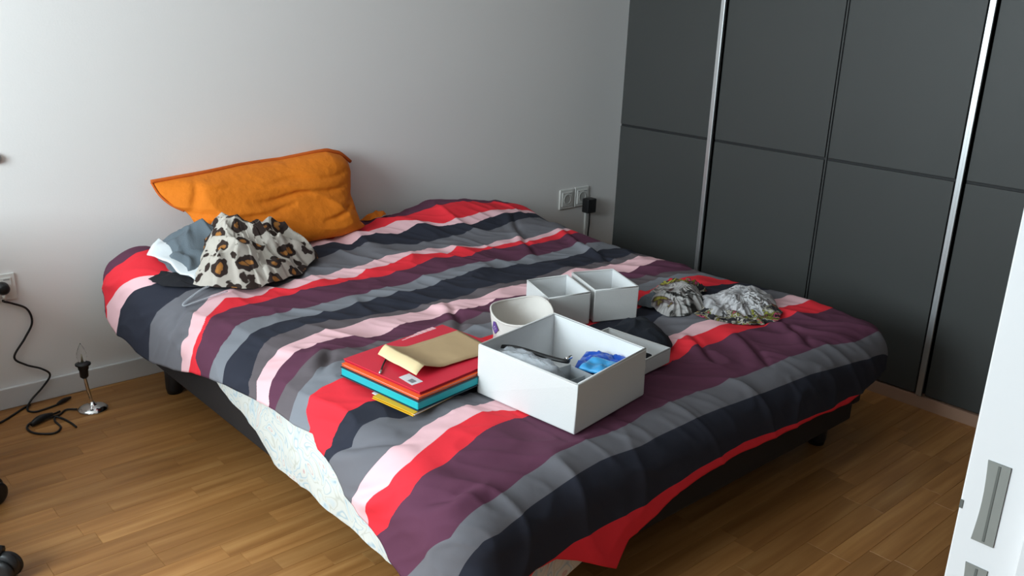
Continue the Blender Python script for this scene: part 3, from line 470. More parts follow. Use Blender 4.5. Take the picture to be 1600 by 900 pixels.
# flattened where a box or a folder presses on it
for (x0, y0), wx, wy, zp in PRESS:
    d_ = np.maximum(np.maximum(np.abs(P[..., 0]-x0)-wx, np.abs(P[..., 1]-y0)-wy), 0)
    P[..., 2] = np.minimum(P[..., 2], zp-.0015+d_*.45)
P[..., 2] = np.maximum(P[..., 2], .02); P[..., 1] = np.minimum(P[..., 1], -.004)
me = grid_mesh('duvet', P)
BND = [[(-2.415,-0.133),(-2.35,-0.07),(-2.283,-0.146),(-2.227,-0.177),(-2.158,-0.16),(-2.098,-0.118),(-1.165,-0.17),(-1.038,-0.176),(-0.904,-0.216),(-0.799,-0.231),(-0.643,-0.225)],[(-2.434,-0.115),(-2.33,-0.222),(-2.269,-0.289),(-2.189,-0.357),(-1.624,-0.266),(-1.546,-0.245),(-1.468,-0.261),(-1.417,-0.238),(-1.314,-0.273),(-1.2,-0.25),(-1.164,-0.249),(-1.083,-0.303),(-1.043,-0.307),(-0.988,-0.353),(-0.843,-0.348),(-0.74,-0.34),(-0.599,-0.338)],[(-2.472,-0.227),(-2.381,-0.255),(-2.288,-0.328),(-2.223,-0.378),(-2.164,-0.396),(-1.625,-0.31),(-1.536,-0.323),(-1.44,-0.354),(-1.361,-0.323),(-1.293,-0.319),(-1.217,-0.338),(-1.101,-0.314),(-0.978,-0.37),(-0.885,-0.4),(-0.746,-0.378),(-0.597,-0.367)],[(-2.389,-0.457),(-2.334,-0.468),(-2.255,-0.497),(-2.191,-0.514),(-2.155,-0.498),(-1.771,-0.477),(-1.675,-0.426),(-1.628,-0.422),(-1.55,-0.41),(-1.484,-0.411),(-1.409,-0.387),(-1.281,-0.425),(-1.206,-0.458),(-1.136,-0.448),(-0.971,-0.447),(-0.903,-0.435),(-0.842,-0.462),(-0.733,-0.449),(-0.652,-0.429),(-0.554,-0.417)],[(-2.363,-0.694),(-2.309,-0.709),(-2.237,-0.684),(-2.173,-0.624),(-2.107,-0.587),(-2.043,-0.575),(-1.912,-0.598),(-1.791,-0.563),(-1.682,-0.567),(-1.556,-0.554),(-1.508,-0.552),(-1.399,-0.528),(-1.296,-0.566),(-1.209,-0.518),(-1.1,-0.568),(-0.982,-0.601),(-0.897,-0.58),(-0.75,-0.606),(-0.628,-0.605)],[(-2.366,-0.745),(-2.302,-0.77),(-2.221,-0.753),(-2.135,-0.661),(-2.084,-0.627),(-2.026,-0.646),(-1.966,-0.64),(-1.925,-0.613),(-1.829,-0.632),(-1.712,-0.617),(-1.607,-0.635),(-1.513,-0.602),(-1.452,-0.606),(-1.371,-0.587),(-1.311,-0.586),(-1.192,-0.617),(-1.109,-0.579),(-0.998,-0.619),(-0.911,-0.624),(-0.78,-0.638),(-0.585,-0.628)],[(-2.34,-0.831),(-2.308,-0.792),(-2.249,-0.785),(-2.156,-0.704),(-2.098,-0.686),(-2.042,-0.69),(-1.956,-0.682),(-1.902,-0.679),(-1.814,-0.67),(-1.718,-0.674),(-1.626,-0.649),(-1.517,-0.677),(-1.4,-0.67),(-1.259,-0.641),(-1.105,-0.671),(-1.008,-0.632),(-0.832,-0.668),(-0.766,-0.674),(-0.627,-0.671),(-0.563,-0.66)],[(-2.33,-0.892),(-2.271,-0.906),(-2.202,-0.88),(-2.13,-0.848),(-2.017,-0.828),(-1.922,-0.815),(-1.798,-0.798),(-1.66,-0.798),(-1.585,-0.778),(-1.486,-0.778),(-1.371,-0.763),(-1.26,-0.759),(-1.095,-0.761),(-0.97,-0.783),(-0.901,-0.77),(-0.834,-0.783),(-0.73,-0.776),(-0.571,-0.771)],[(-2.316,-0.976),(-2.254,-0.946),(-2.183,-0.934),(-2.103,-0.904),(-2.01,-0.903),(-1.846,-0.878),(-1.724,-0.858),(-1.618,-0.85),(-1.449,-0.84),(-1.36,-0.835),(-1.22,-0.821),(-1.072,-0.835),(-0.944,-0.838),(-0.804,-0.851),(-0.636,-0.868)],[(-2.29,-1.131),(-2.236,-1.094),(-2.171,-1.015),(-2.111,-0.987),(-2.05,-0.977),(-1.947,-0.979),(-1.863,-0.98),(-1.817,-1.002),(-1.715,-0.991),(-1.59,-0.996),(-1.476,-0.999),(-1.307,-0.987),(-1.157,-0.99),(-0.997,-0.989),(-0.89,-0.995),(-0.646,-0.996)],[(-2.295,-1.175),(-2.24,-1.134),(-2.171,-1.084),(-2.092,-1.055),(-1.983,-1.042),(-1.934,-1.038),(-1.867,-1.034),(-1.822,-1.021),(-1.745,-1.022),(-1.672,-1.025),(-1.612,-1.026),(-1.523,-1.024),(-1.372,-1.041),(-1.194,-1.041),(-1.158,-1.041),(-0.925,-1.03),(-0.646,-1.04)],[(-2.284,-1.24),(-2.243,-1.203),(-2.163,-1.151),(-2.096,-1.127),(-2.026,-1.114),(-1.943,-1.11),(-1.91,-1.126),(-1.842,-1.127),(-1.786,-1.119),(-1.689,-1.104),(-1.587,-1.114),(-1.468,-1.112),(-1.34,-1.106),(-1.292,-1.116),(-0.749,-1.143),(-0.683,-1.136),(-0.555,-1.127)],[(-2.295,-1.269),(-2.248,-1.256),(-2.173,-1.231),(-2.109,-1.205),(-2.065,-1.182),(-2.003,-1.191),(-1.915,-1.185),(-1.835,-1.179),(-1.756,-1.18),(-1.704,-1.19),(-1.613,-1.177),(-1.531,-1.18),(-1.445,-1.176),(-0.801,-1.198),(-0.696,-1.232),(-0.631,-1.231),(-0.556,-1.268)],[(-2.285,-1.34),(-2.227,-1.318),(-2.146,-1.276),(-2.105,-1.249),(-1.676,-1.259),(-1.503,-1.244),(-0.791,-1.26),(-0.612,-1.287),(-0.54,-1.307)],[(-2.267,-1.434),(-2.234,-1.374),(-2.194,-1.35),(-2.155,-1.335),(-2.101,-1.337),(-1.628,-1.333),(-1.577,-1.331),(-0.806,-1.323),(-0.73,-1.31),(-0.621,-1.327),(-0.553,-1.343),(-0.508,-1.401)],[(-2.287,-1.531),(-2.268,-1.544),(-2.219,-1.517),(-2.173,-1.5),(-2.113,-1.495),(-2.088,-1.506),(-1.014,-1.436),(-0.934,-1.43),(-0.825,-1.405),(-0.68,-1.439),(-0.536,-1.457)],[(-2.306,-1.541),(-2.24,-1.585),(-2.182,-1.569),(-2.135,-1.567),(-2.096,-1.602),(-1.107,-1.551),(-1.039,-1.533),(-0.983,-1.532),(-0.574,-1.596)],[(-2.377,-1.648),(-2.29,-1.689),(-2.207,-1.706),(-2.131,-1.697),(-2.078,-1.675),(-1.996,-1.669),(-1.849,-1.659),(-1.09,-1.664),(-0.999,-1.659),(-0.864,-1.695),(-0.638,-1.677),(-0.558,-1.689)],[(-2.373,-1.728),(-2.35,-1.725),(-2.262,-1.767),(-2.186,-1.773),(-2.134,-1.756),(-2.045,-1.731),(-1.974,-1.724),(-1.871,-1.717),(-1.839,-1.741),(-1.191,-1.714),(-1.094,-1.699),(-0.974,-1.717),(-0.884,-1.717),(-0.783,-1.747),(-0.711,-1.739),(-0.59,-1.742),(-0.541,-1.754)],[(-2.401,-1.754),(-2.35,-1.801),(-2.306,-1.82),(-2.246,-1.843),(-2.198,-1.841),(-2.12,-1.829),(-2.057,-1.812),(-1.995,-1.797),(-1.916,-1.785),(-1.834,-1.779),(-1.269,-1.779),(-1.15,-1.767),(-1.005,-1.778),(-0.858,-1.788),(-0.729,-1.791),(-0.632,-1.802),(-0.556,-1.829)],[(-2.435,-1.857),(-2.386,-1.896),(-2.266,-2.0),(-2.106,-1.99),(-2.021,-1.974),(-1.894,-1.96),(-1.817,-1.959),(-1.676,-1.959),(-1.602,-1.948),(-1.386,-1.948),(-1.154,-1.96),(-0.95,-1.969),(-0.783,-1.977),(-0.647,-2.016)],[(-2.328,-2.049),(-2.151,-2.062),(-2.072,-2.042),(-1.95,-2.026),(-1.819,-2.013),(-1.675,-2.018),(-1.421,-2.018),(-1.237,-2.028),(-0.924,-2.042),(-0.698,-2.068),(-0.617,-2.08),(-2.45,-2.1)],[(-2.055,-2.183),(-1.998,-2.182),(-1.937,-2.169),(-1.694,-2.165),(-1.52,-2.149),(-1.282,-2.138),(-1.174,-2.147),(-1.026,-2.159),(-0.865,-2.173),(-0.713,-2.172),(-2.2,-2.205),(-2.35,-2.6),(-0.6,-2.19),(-0.5,-2.35),(-0.3,-2.5)]]
tk = []
for bd in BND:
    q = np.array(sorted(bd)); tk.append(np.interp(Xs, q[:, 0], q[:, 1]))
tk = np.array(tk)
for k in range(1, len(tk)): tk[k] = np.minimum(tk[k], tk[k-1]-.012)
S = np.where(Ys > tk[0], -(Ys-tk[0])/.3, 0.); S = np.maximum(S, -.95)
for k in range(len(tk)-1):
    m_ = (Ys <= tk[k]) & (Ys > tk[k+1]); S = np.where(m_, k+(tk[k]-Ys)/(tk[k]-tk[k+1]), S)
S = np.where(Ys <= tk[-1], len(tk)-1+np.minimum((tk[-1]-Ys)/.3, .95), S)
uv = me.uv_layers.new(name='UVMap'); li = np.zeros(len(me.loops), 'i'); me.loops.foreach_get('vertex_index', li)
U = np.stack([A_.reshape(-1)[li], (S.reshape(-1)[li]+1)/25], -1); uv.data.foreach_set('uv', U.reshape(-1).astype('f'))
duv = link('duvet', me, M['duvet'], None, smooth=True, solid=.010)
tag(duv, 'rumpled duvet with red, pink, purple, grey and black stripes spread over the bed', 'duvet')

# ------------------------------------------------------------------ crumpled cloth heaps
def heap(name, foot, peak, hgt, m, parent=None, seed=0, rings=34, seg=90, fold=.02, fs=9, edge=.1, sharp=1.6, zadd=0.0, flat=1.4, skirtz=.004):
    F = catmull([(x, y, 0) for x, y in foot]+[(foot[0][0], foot[0][1], 0)], 12)[:-1]
    per = [F[int(i*len(F)/seg) % len(F)] for i in range(seg)]
    c = Vector((peak[0], peak[1], 0)); P = np.zeros((rings, seg+1, 3))
    for i in range(rings):
        r_ = i/(rings-1)
        for k in range(seg+1):
            q = per[k % seg]; ang = 2*math.pi*(k % seg)/seg
            rr = r_*(1+edge*r_**4*fbm(math.cos(ang)*2.6+seed, math.sin(ang)*2.6, seed*.7, 3))
            x, y = c.x+(q.x-c.x)*rr, c.y+(q.y-c.y)*rr
            pr = (1-r_**flat)
            wx_ = x+.045*noise.noise(Vector((x*11, y*11, seed+2))); wy_ = y+.045*noise.noise(Vector((x*11, y*11, seed+5)))
            n_ = noise.noise(Vector((wx_*fs, wy_*fs, seed))); n2_ = noise.noise(Vector((wx_*fs*2.1+3, wy_*fs*2.1, seed*1.7)))
            rdg = (1-min(1, abs(n_)*2.4))**sharp*fold+(1-min(1, abs(n2_)*2.2))**sharp*fold*.45
            z = hgt*pr+rdg*min(1, (1-r_)*5+.22)
            sx = fold*.55*noise.noise(Vector((x*fs*1.4, y*fs*1.4, seed+9))); sy = fold*.55*noise.noise(Vector((x*fs*1.4+7, y*fs*1.4, seed+4)))
            P[i, k] = (x+sx, y+sy, z)
    zb = drape(P[..., 0], P[..., 1])[..., 2]
    P[..., 2] += zb+skirtz+zadd
    P[:, -1] = P[:, 0]
    return link(name, grid_mesh(name, P), m, parent, smooth=True)
# garments and scarf below the pillow
t = heap('grey_garment', [(-2.165, -.36), (-2.16, -.24), (-2.08, -.17), (-1.95, -.16), (-1.84, -.2), (-1.8, -.32), (-1.9, -.45), (-2.06, -.47), (-2.12, -.45)], (-2.0, -.26), .092, M['grey'], seed=3.3, fold=.026, fs=6.5, edge=.06)
tag(t, 'dark grey garment bunched between the orange pillow and the leopard scarf', 'garment')
def sheetlet(name, quad, m, seed, n=14, amp=.006, thick=.004, lift=.008, **kw):
    P = np.zeros((n, n, 3)); a, b_, c, d = [Vector((q[0], q[1], q[2] if len(q) > 2 else 0)) for q in quad]
    for i in range(n):
        for j in range(n):
            u, v_ = j/(n-1), i/(n-1); q = (a*(1-u)+b_*u)*(1-v_)+(d*(1-u)+c*u)*v_
            k = amp*noise.noise(Vector((q.x*16, q.y*16, seed)))
            P[i, j] = (q.x+k, q.y+k, bedz(q.x, q.y)+lift+q.z+k)
    return link(name, grid_mesh(name, P), m, None, smooth=True, solid=-thick, **kw)
o = sheetlet('white_garment', [(-2.19, -.285, .022), (-2.12, -.20, .03), (-2.03, -.40, .022), (-2.125, -.50, .012)], M['wcloth'], 1.1, lift=.012, amp=.01)
tag(o, 'white cloth corner sticking out from under the dark grey garment', 'garment')
o = heap('black_garment', [(-2.225, -.36), (-2.17, -.37), (-2.10, -.43), (-2.05, -.50), (-2.08, -.55), (-2.14, -.50), (-2.20, -.43)], (-2.12, -.46), .009, M['bcloth'], seed=5.2, fold=.007, fs=18, rings=14, seg=50)
tag(o, 'black cloth strip pointing out beside the leopard scarf', 'garment')
sc1 = heap('leopard_scarf', [(-2.125, -.50), (-2.085, -.575), (-1.99, -.62), (-1.90, -.60), (-1.80, -.57), (-1.70, -.49), (-1.625, -.40), (-1.65, -.33), (-1.74, -.29), (-1.82, -.235), (-1.93, -.22), (-2.03, -.28), (-2.09, -.38)], (-1.905, -.345), .108, M['leopard'], seed=11.3, fold=.045, fs=7, edge=.05, rings=70, seg=180, sharp=1.3, flat=1.9, skirtz=.010)
tag(sc1, 'leopard print scarf crumpled in a heap near the orange pillow', 'scarf')
o = tube('clear_hanger', [(-2.03, -.555, bedz(-2.03, -.555)+.025), (-2.12, -.56, bedz(-2.12, -.56)+.014), (-2.195, -.585, bedz(-2.195, -.585)+.012), (-2.205, -.60, bedz(-2.205, -.6)+.011), (-2.16, -.61, bedz(-2.16, -.61)+.011), (-2.07, -.62, bedz(-2.07, -.62)+.014)], .0035, M['clear'], None, flat=.7)
tag(o, 'clear plastic loop sticking out below the leopard scarf', 'plastic strip')
# pillow
def pillow():
    n, k = 72, 130
    fr, bk = np.zeros((n, k, 3)), np.zeros((n, k, 3))
    zb_ = lambda u: np.interp(u, [0, .25, .5, .8, 1], [.545, .505, .50, .50, .515]); zt_ = lambda u: np.interp(u, [0, .12, .4, .62, .80, .86, .94, 1], [.742, .752, .770, .778, .797, .80, .782, .742])
    for i in range(n):
        v_ = i/(n-1)
        xl = np.interp(v_, [0, .2, .42, .5, .6, .8, 1], [-1.965, -1.975, -1.985, -1.995, -2.03, -2.06, -2.075]); xr = np.interp(v_, [0, .12, .5, .85, 1], [-1.300, -1.322, -1.318, -1.278, -1.262])
        for j in range(k):
            u = j/(k-1); x = xl+(xr-xl)*u; z = zb_(u)*(1-v_)+zt_(u)*v_
            b_ = (1-(2*u-1)**6)**.6*(1-(2*v_-1)**6)**.55
            if u < .16 and v_ > .4: b_ *= .35+.65*(u/.16)
            th = .098*b_; yc = -.235+.185*v_
            wr = 0
            if b_ > 0: wr = .011*noise.noise(Vector((x*6, z*15, 1.2)))+.012*(1-min(1, 2.4*abs(noise.noise(Vector((x*5+z*9, z*7, 4.1))))))**2
            cr = .022*math.exp(-((x+1.985-(z-.64)*.42)/.016)**2)*min(1, max(0, (z-.60)/.05))   # crease behind the empty corner
            cr += .014*math.exp(-((z-.60-(x+1.45)*.35)/.012)**2)*math.exp(-((x+1.33)/.06)**2)
            for zc_, xa, xb, sl in ((.715, -1.95, -1.32, .02), (.665, -1.80, -1.35, .05), (.61, -1.90, -1.60, .12), (.575, -1.52, -1.33, .25), (.63, -1.42, -1.30, -.6)):
                if xa < x < xb: cr += .011*math.exp(-((z-zc_-sl*(x-xa)-.006*math.sin(x*23))/.009)**2)*math.sin(math.pi*(x-xa)/(xb-xa))**.5
            fr[i, j] = (x, yc-th-wr*b_+cr*b_, z-.02*b_*(1-v_)*.6); bk[i, j] = (x, min(yc+th*.75, -.012), z)
    P_ = np.concatenate([fr, bk[::-1]], 0)
    v = P_.reshape(-1, 3); R2 = 2*n; idx = np.arange(R2*k).reshape(R2, k); f = []
    for i in range(R2):
        for j in range(k-1): f.append((idx[i, j], idx[i, j+1], idx[(i+1) % R2, j+1], idx[(i+1) % R2, j]))
    me_ = pyd('pillow', v, f); bm = bmesh.new(); bm.from_mesh(me_); bmesh.ops.remove_doubles(bm, verts=bm.verts, dist=.0008)
    bmesh.ops.holes_fill(bm, edges=bm.edges, sides=0); bmesh.ops.recalc_face_normals(bm, faces=bm.faces); bm.to_mesh(me_); bm.free()
    t = thing('pillow', (-1.65, -.15, .5), 'orange pillow leaning against the white wall at the head of the bed', 'pillow')
    link('pillowcase', me_, M['orange'], t, smooth=True)
    hem = [(np.interp(u, [0, 1], [-2.075, -1.255]), -.052-.012*math.sin(u*9), zt_(u)+.002) for u in np.linspace(0, 1, 30)]
    tube('hem', hem, .0075, M['orangehem'], t, n=3)
    sd = [(-2.075, -.055, .742), (-2.062, -.09, .70), (-2.035, -.118, .668), (-1.998, -.14, .645)]
    tube('side_seam', sd, .004, M['orangehem'], t)
pillow()
o = heap('orange_pillowcase', [(-1.235, -.17), (-1.24, -.10), (-1.17, -.06), (-1.11, -.07), (-1.12, -.12), (-1.17, -.16)], (-1.18, -.11), .012, M['orange'], seed=2.2, fold=.012, fs=20, rings=12, seg=40)
tag(o, 'corner of an orange pillowcase peeping out at the head of the duvet', 'pillowcase')

# ------------------------------------------------------------------ folders, envelope
def slab(name, L_, F_, wid, z0, z1, m, parent=None, dirx=(.370, .052), **k):
    d = Vector(dirx).normalized()*wid; c = [L_, F_, (F_[0]+d.x, F_[1]+d.y), (L_[0]+d.x, L_[1]+d.y)]
    return hexa(name, [(x, y, z0) for x, y in c], [(x, y, z1) for x, y in c], m, parent, **k)
zf = .447
t = thing('yellow_folder', (-2.0, -1.5, zf), 'yellow folder at the bottom of the folder stack', 'folder')
slab('cover', (-2.104, -1.500), (-2.083, -1.644), .36, zf, zf+.002, M['yellow'], t, dirx=(.36, .075))
slab('cover', (-2.102, -1.500), (-2.080, -1.642), .355, zf+.004, zf+.006, M['yellow'], t, dirx=(.36, .075))
slab('paper', (-2.090, -1.478), (-2.078, -1.644), .35, zf+.002, zf+.004, M['sticker'], t, dirx=(.36, .075))
z0 = zf+.0065
t = thing('turquoise_folder', (-1.9, -1.47, z0), 'thick turquoise box folder in the middle of the folder stack', 'folder')
slab('cover', (-2.100, -1.345), (-2.066, -1.641), .37, z0, z0+.0025, M['tealedge'], t)
slab('spine', (-2.099, -1.347), (-2.065, -1.639), .37, z0+.0025, z0+.024, M['teal'], t, bevel=.003)
slab('lid', (-2.100, -1.345), (-2.066, -1.641), .37, z0+.024, z0+.0262, M['tealedge'], t)
z1 = z0+.0265
t = thing('orange_folder', (-1.9, -1.47, z1), 'orange folder directly under the red folder', 'folder')
slab('cover', (-2.094, -1.342), (-2.060, -1.634), .37, z1, z1+.002, M['orcard'], t)
slab('cover', (-2.094, -1.342), (-2.060, -1.634), .37, z1+.005, z1+.007, M['orcard'], t)
slab('paper', (-2.090, -1.345), (-2.057, -1.631), .36, z1+.002, z1+.005, M['sticker'], t)
z2 = z1+.0075
t = thing('red_folder', (-1.9, -1.47, z2), 'red card folder with a white barcode sticker on top of the stack', 'folder')
slab('cover', (-2.082, -1.335), (-2.048, -1.626), .37, z2, z2+.0016, M['dred'], t)
slab('cover', (-2.084, -1.335), (-2.050, -1.626), .37, z2+.006, z2+.0078, M['red'], t, bevel=.0006)
slab('flap', (-2.080, -1.335), (-2.047, -1.622), .365, z2+.0016, z2+.006, M['dred'], t)
zr = z2+.0079
sk = [(-2.039, -1.522), (-2.041, -1.582), (-2.006, -1.580), (-2.004, -1.518)]
s_ = hexa('sticker', [(x, y, zr) for x, y in sk], [(x, y, zr+.0004) for x, y in sk], M['sticker'], t); s_['label'] = 'white barcode sticker'
bc = [(-2.034, -1.552), (-2.034, -1.572), (-2.018, -1.570), (-2.018, -1.550)]
hexa('barcode', [(x, y, zr+.0004) for x, y in bc], [(x, y, zr+.0007) for x, y in bc], M['barcode'], s_)
# worn pale print along the back edge of the red folder
v, f = [], []; x = -1.885
dirp = Vector((.14, .022)).normalized(); prp = Vector((-dirp.y, dirp.x)); i = 0
for wd_, ht, off in ((.016, .004, .0), (.014, .006, .001), (.018, .009, 0), (.012, .013, 0), (.013, .016, 0), (.014, .016, 0), (.004, .016, 0), (.013, .016, 0), (.012, .016, 0)):
    a = Vector((x, -1.309+.157*(x+1.885))); b1 = a+dirp*wd_; n = len(v)
    for q in (a+prp*off, b1+prp*off, b1+prp*(off+ht), a+prp*(off+ht)): v.append((q.x, q.y-.012, zr+.0003))
    f.append((n, n+1, n+2, n+3)); x += wd_+.0022
link('print', pyd('print', v, f), M['palepink'], t, solid=.0003)
tube('elastic', [(-2.003, -1.412, zr+.003), (-2.03, -1.44, zr+.005), (-2.056, -1.468, zr+.003)], .0024, M['black'], t)
tube('elastic_tip', [(-2.055, -1.467, zr+.003), (-2.066, -1.478, zr+.003)], .0035, M['alu'], t, smooth_path=False)
t = thing('envelope', (-1.85, -1.46, zr), 'brown kraft envelope with its flap folded up, lying on the red folder', 'envelope')
n1_, n2_ = 26, 8; P1 = np.zeros((n2_, n1_, 3))
for i in range(n2_):
    v_ = i/(n2_-1)
    for j in range(n1_):
        u = j/(n1_-1); xx = -1.978+u*.256; y_ = -1.375-.020*(1-u)*0-.175*v_+.012*u
        z = zr+.003+.024*max(0, 1-u/.30)**1.5+.003*math.sin(u*5)*v_+.002*noise.noise(Vector((xx*20, y_*20, 1)))+.004*u
        P1[i, j] = (xx-.006*v_*u, y_, z)
link('body', grid_mesh('body', P1), M['kraft'], t, smooth=True, solid=.0014)
P2 = np.zeros((n2_, 7, 3))
for i in range(n2_):
    for j in range(7):
        u = j/6; q = P1[i, 0]; P2[i, j] = (q[0]-.034*u, q[1]-.014*u*(1-.3*i/7), q[2]-.016*u+.003*math.sin(u*3.1)+.0004)
link('flap', grid_mesh('flap', P2), M['kraftl'], t, smooth=True, solid=.0010)

# ------------------------------------------------------------------ white fabric boxes
def open_box(t, B4, T4, zb, zt, th=.006, m=None, mi=None, lip=.0028):
    B4 = [Vector((x, y, zb)) for x, y in B4]; T4 = [Vector((x, y, zt)) for x, y in T4]
    cb = sum(B4, Vector())/4; ct = sum(T4, Vector())/4
    ins = lambda q, c, z=0: q+(c-q).normalized()*th*1.45+Vector((0, 0, z))
    v = B4+T4+[ins(q, ct) for q in T4]+[ins(q, cb, .004) for q in B4]
    f = [(3, 2, 1, 0)]
    for i in range(4):
        j = (i+1) % 4; f += [(i, j, 4+j, 4+i), (4+i, 4+j, 8+j, 8+i)]
    link('shell', pyd('shell', v, f), m or M['boxw'], t, bevel=.004)
    v2 = [ins(q, ct, -.001) for q in T4]+[ins(q, cb, .004) for q in B4]; c0 = Vector((0, 0, 0))
    f2 = [(4, 5, 6, 7)]+[((i+1) % 4, i, 4+i, 4+(i+1) % 4)[::-1][::-1] for i in range(4)]
    link('lining', pyd('lining', v2, f2), mi or M['boxi'], t)
    P_ = []
    for i in range(5): P_.append(T4[i % 4]+(ct-T4[i % 4]).normalized()*th*.7)
    tube('rim_piping', P_, lip, m or M['boxw'], t, smooth_path=False, seg=6)
    for i in range(4): tube('corner_seam', [B4[i]+(cb-B4[i]).normalized()*.003+Vector((0, 0, .004)), T4[i]+(ct-T4[i]).normalized()*.003], .0022, m or M['boxw'], t, smooth_path=False, seg=6)
zb = .432
t = thing('storage_box', (-1.68, -1.74, zb), 'large white open fabric box filled with packets at the foot of the bed', 'storage box')
BB = [(-1.822, -1.932), (-1.512, -1.884), (-1.520, -1.548), (-1.852, -1.606)]
open_box(t, BB, [(-1.827, -1.938), (-1.517, -1.884), (-1.520, -1.545), (-1.850, -1.604)], zb, .565)
# contents, each standing in the box
zc = zb+.006
def crumple(name, x0, x1, y0, y1, z0_, h, m, seed, parent=None, ang=0, n=26, amp=.008, **k):
    c = Vector(((x0+x1)/2, (y0+y1)/2)); ca, sa = math.cos(ang), math.sin(ang); top = np.zeros((n, n, 3))
    for i in range(n):
        for j in range(n):
            u, v_ = j/(n-1)*2-1, i/(n-1)*2-1; a, b_ = u*(x1-x0)/2, v_*(y1-y0)/2
            e = (1-u**6)*(1-v_**6); q = (c.x+a*ca-b_*sa, c.y+a*sa+b_*ca)
            top[i, j] = (q[0], q[1], z0_+h*e**.35+amp*e*(noise.noise(Vector((q[0]*38, q[1]*38, seed)))+.6*abs(noise.noise(Vector((q[0]*80, q[1]*80, seed))))))
    v = list(top.reshape(-1, 3)); me_ = grid_mesh(name, top); bm = bmesh.new(); bm.from_mesh(me_); bmesh.ops.holes_fill(bm, edges=[e_ for e_ in bm.edges if e_.is_boundary], sides=0)
    bmesh.ops.recalc_face_normals(bm, faces=bm.faces); bm.to_mesh(me_); bm.free()
    return link(name, me_, m, parent, smooth=True, **k)
o = crumple('white_packet', -1.828, -1.762, -1.82, -1.63, zc, .112, M['wcloth'], 3.0, ang=.10)
tag(o, 'white crumpled packet inside the clear bag in the large box', 'packet')
o = crumple('plastic_bag', -1.832, -1.752, -1.84, -1.615, zc, .121, M['clear'], 4.4, ang=.09, amp=.010)
tag(o, 'clear crumpled plastic bag along the left wall of the large box', 'plastic bag')
o = tube('black_strap', [(-1.765, -1.565, .528), (-1.752, -1.64, .545), (-1.730, -1.735, .545), (-1.712, -1.785, .545), (-1.690, -1.775, .542)], .006, M['black'], None, flat=.6)
tag(o, 'thin black strap lying along the clear bag in the large box', 'strap')
o = tube('steel_clip', [(-1.712, -1.786, .552), (-1.690, -1.782, .551)], .005, M['chrome'], None, smooth_path=False)
tag(o, 'small shiny metal clip at the end of the black strap', 'clip')
t = thing('plastic_tray', (-1.745, -1.85, zc), 'small clear frosted plastic tray in the near corner of the large box', 'tray')
boxes('walls', [(-1.79, -1.715, -1.905, -1.903, zc, .542), (-1.79, -1.715, -1.807, -1.805, zc, .545), (-1.79, -1.788, -1.903, -1.807, zc, .545), (-1.717, -1.715, -1.903, -1.807, zc, .542)], M['milky'], t)
box('floor_panel', -1.788, -1.717, -1.903, -1.807, zc, zc+.003, M['milky'], t)
box('divider', -1.788, -1.717, -1.857, -1.855, zc+.003, .532, M['milky'], t)
o = box('black_case', -1.703, -1.60, -1.885, -1.775, zc, .508, M['black'], bevel=.006)
tag(o, 'black case under the blue packets in the large box', 'case')
o = crumple('blue_packet', -1.66, -1.53, -1.86, -1.74, .5095, .014, M['blue'], 6.2, ang=.5, n=22, amp=.016)
tag(o, 'dark blue foil packet lying on the black case in the large box', 'packet')
o = crumple('light_blue_packet', -1.695, -1.60, -1.875, -1.80, .533, .006, M['lblue'], 7.7, ang=.35, n=16, amp=.009)
tag(o, 'light blue foil packet on top of the dark blue packet', 'packet')

zb2 = .446
t = thing('square_box', (-1.29, -1.34, zb2), 'white square open box standing left of its twin on the duvet', 'storage box', 'white square boxes')
Q = [(-1.414, -1.413), (-1.262, -1.447), (-1.190, -1.270), (-1.341, -1.237)]
open_box(t, [(x, y) for x, y in Q], Q, zb2, .55, th=.004)
t = thing('square_box', (-1.12, -1.38, zb2), 'white square open box at the right, nearest to the printed scarf', 'storage box', 'white square boxes')
Q = [(-1.243, -1.446), (-1.096, -1.500), (-1.018, -1.318), (-1.165, -1.266)]
open_box(t, Q, Q, zb2, .552, th=.004)
zs = .438
t = thing('shallow_box', (-1.39, -1.69, zs), 'shallow white open box tucked behind the large box', 'storage box')
Q = [(-1.488, -1.815), (-1.292, -1.793), (-1.312, -1.572), (-1.502, -1.59)]
open_box(t, Q, Q, zs, .482, th=.004)
o = crumple('black_item', -1.44, -1.33, -1.775, -1.66, zs+.006, .022, M['bcloth'], 2.0, ang=.3, n=16)
tag(o, 'small black item lying inside the shallow white box', 'packet')
o = heap('navy_cap', [(-1.30, -1.54), (-1.20, -1.515), (-1.12, -1.535), (-1.13, -1.62), (-1.19, -1.72), (-1.26, -1.745), (-1.285, -1.70), (-1.29, -1.62)], (-1.20, -1.62), .040, M['navy'], seed=6.1, fold=.010, fs=9, edge=.03, flat=2.2)
tag(o, 'dark navy cloth cap lying between the square boxes and the shallow box', 'cap')
# soft round basket
t = thing('basket', (-1.527, -1.425, .448), 'off-white soft round basket with a purple print behind the large box', 'basket')
def bask(r0, r1, h0, inner=False, seg=56, rows=12):
    P_ = np.zeros((rows, seg+1, 3))
    for i in range(rows):
        v_ = i/(rows-1)
        for k in range(seg+1):
            a = 2*math.pi*(k % seg)/seg
            rim = .090+.014*math.sin(a+.75)+.005*math.sin(3*a+1)
            r_ = r0+(r1-r0)*v_+.0035*math.sin(3*a+.5)*v_+.003*noise.noise(Vector((math.cos(a)*2, math.sin(a)*2, v_*2)))
            P_[i, k] = (-1.527+r_*math.cos(a), -1.425+r_*math.sin(a)*1.0, .448+h0+(rim-h0)*v_)
    return P_
po = bask(.086, .094, 0); pi_ = bask(.081, .090, .003)
link('body', grid_mesh('body', po), M['basket'], t, smooth=True)
link('lining', grid_mesh('lining', pi_), M['basket'], t, smooth=True)
lathe('bottom', [(0, 0), (.087, 0), (.087, .003), (0, .003)], (-1.527, -1.425, .448), M['basket'], t, 40)
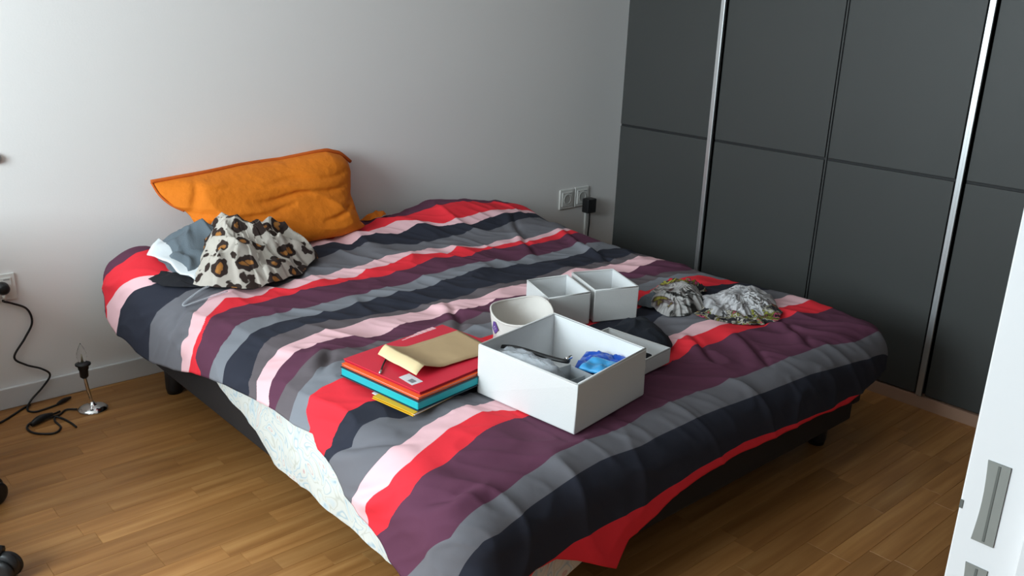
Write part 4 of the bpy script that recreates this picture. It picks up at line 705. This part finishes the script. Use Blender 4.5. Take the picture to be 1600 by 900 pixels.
tube('rim', [tuple((po[-1, k]+pi_[-1, k])/2) for k in range(0, 57, 2)], .0032, M['basket'], t, n=3)
def patch(name, a0, a1, z0_, z1_, m, shape):
    v, f = [], []
    for k, (u, w_) in enumerate(shape):
        a = a0+(a1-a0)*u; z = z0_+(z1_-z0_)*w_; r_ = .086+(.094-.086)*(z-.448)/.09+.0042
        v.append((-1.527+r_*math.cos(a), -1.425+r_*math.sin(a), z))
    return link(name, pyd(name, v, [tuple(range(len(v)))]), m, t)
A0 = math.radians(166)
patch('print', A0-.16, A0+.22, .480, .520, M['purple'], [(.0, .35), (.5, 0), (1, .45), (.62, 1), (.3, .95)])
patch('print_mark', A0-.04, A0+.09, .492, .506, M['basket'], [(.0, .5), (.5, 0), (1, .5), (.5, 1)])
# printed scarf at the right
t = thing('printed_scarf', (-.85, -1.55, .45), 'crumpled scarf printed in white, black and yellow lying by the wardrobe side', 'scarf')
heap('gathered_end', [(-.99, -1.46), (-.90, -1.40), (-.80, -1.42), (-.76, -1.50), (-.82, -1.57), (-.90, -1.61), (-1.0, -1.60), (-1.02, -1.53)], (-.89, -1.49), .035, M['scarf_gathered'], t, seed=8.3, fold=.022, fs=10, edge=.05, rings=60, seg=170, sharp=1.1, flat=2.2)
heap('spread_end', [(-.87, -1.56), (-.79, -1.535), (-.69, -1.56), (-.62, -1.60), (-.62, -1.70), (-.72, -1.755), (-.82, -1.735), (-.90, -1.66)], (-.73, -1.63), .026, M['scarf_spread'], t, seed=4.9, fold=.018, fs=10, edge=.05, rings=60, seg=170, sharp=1.1, flat=2.5)
heap('border', [(-.96, -1.60), (-.86, -1.57), (-.74, -1.66), (-.66, -1.73), (-.74, -1.80), (-.86, -1.765), (-.94, -1.68)], (-.82, -1.69), .008, M['scarf_border'], t, seed=7.4, fold=.012, fs=12, edge=.08, rings=40, seg=140)
heap('dark_end', [(-.91, -1.41), (-.80, -1.37), (-.70, -1.43), (-.72, -1.49), (-.82, -1.46)], (-.80, -1.43), .02, M['scarf_border'], t, seed=9.4, fold=.02, fs=20, edge=.25, rings=20, seg=70)
o = heap('grey_sock', [(-1.0, -1.42), (-.93, -1.385), (-.88, -1.40), (-.90, -1.46), (-.96, -1.50), (-1.0, -1.47)], (-.94, -1.44), .03, M['grey'], seed=5.5, fold=.012, fs=14, rings=18, seg=50)
tag(o, 'dark grey sock bundled at the left end of the printed scarf', 'sock')
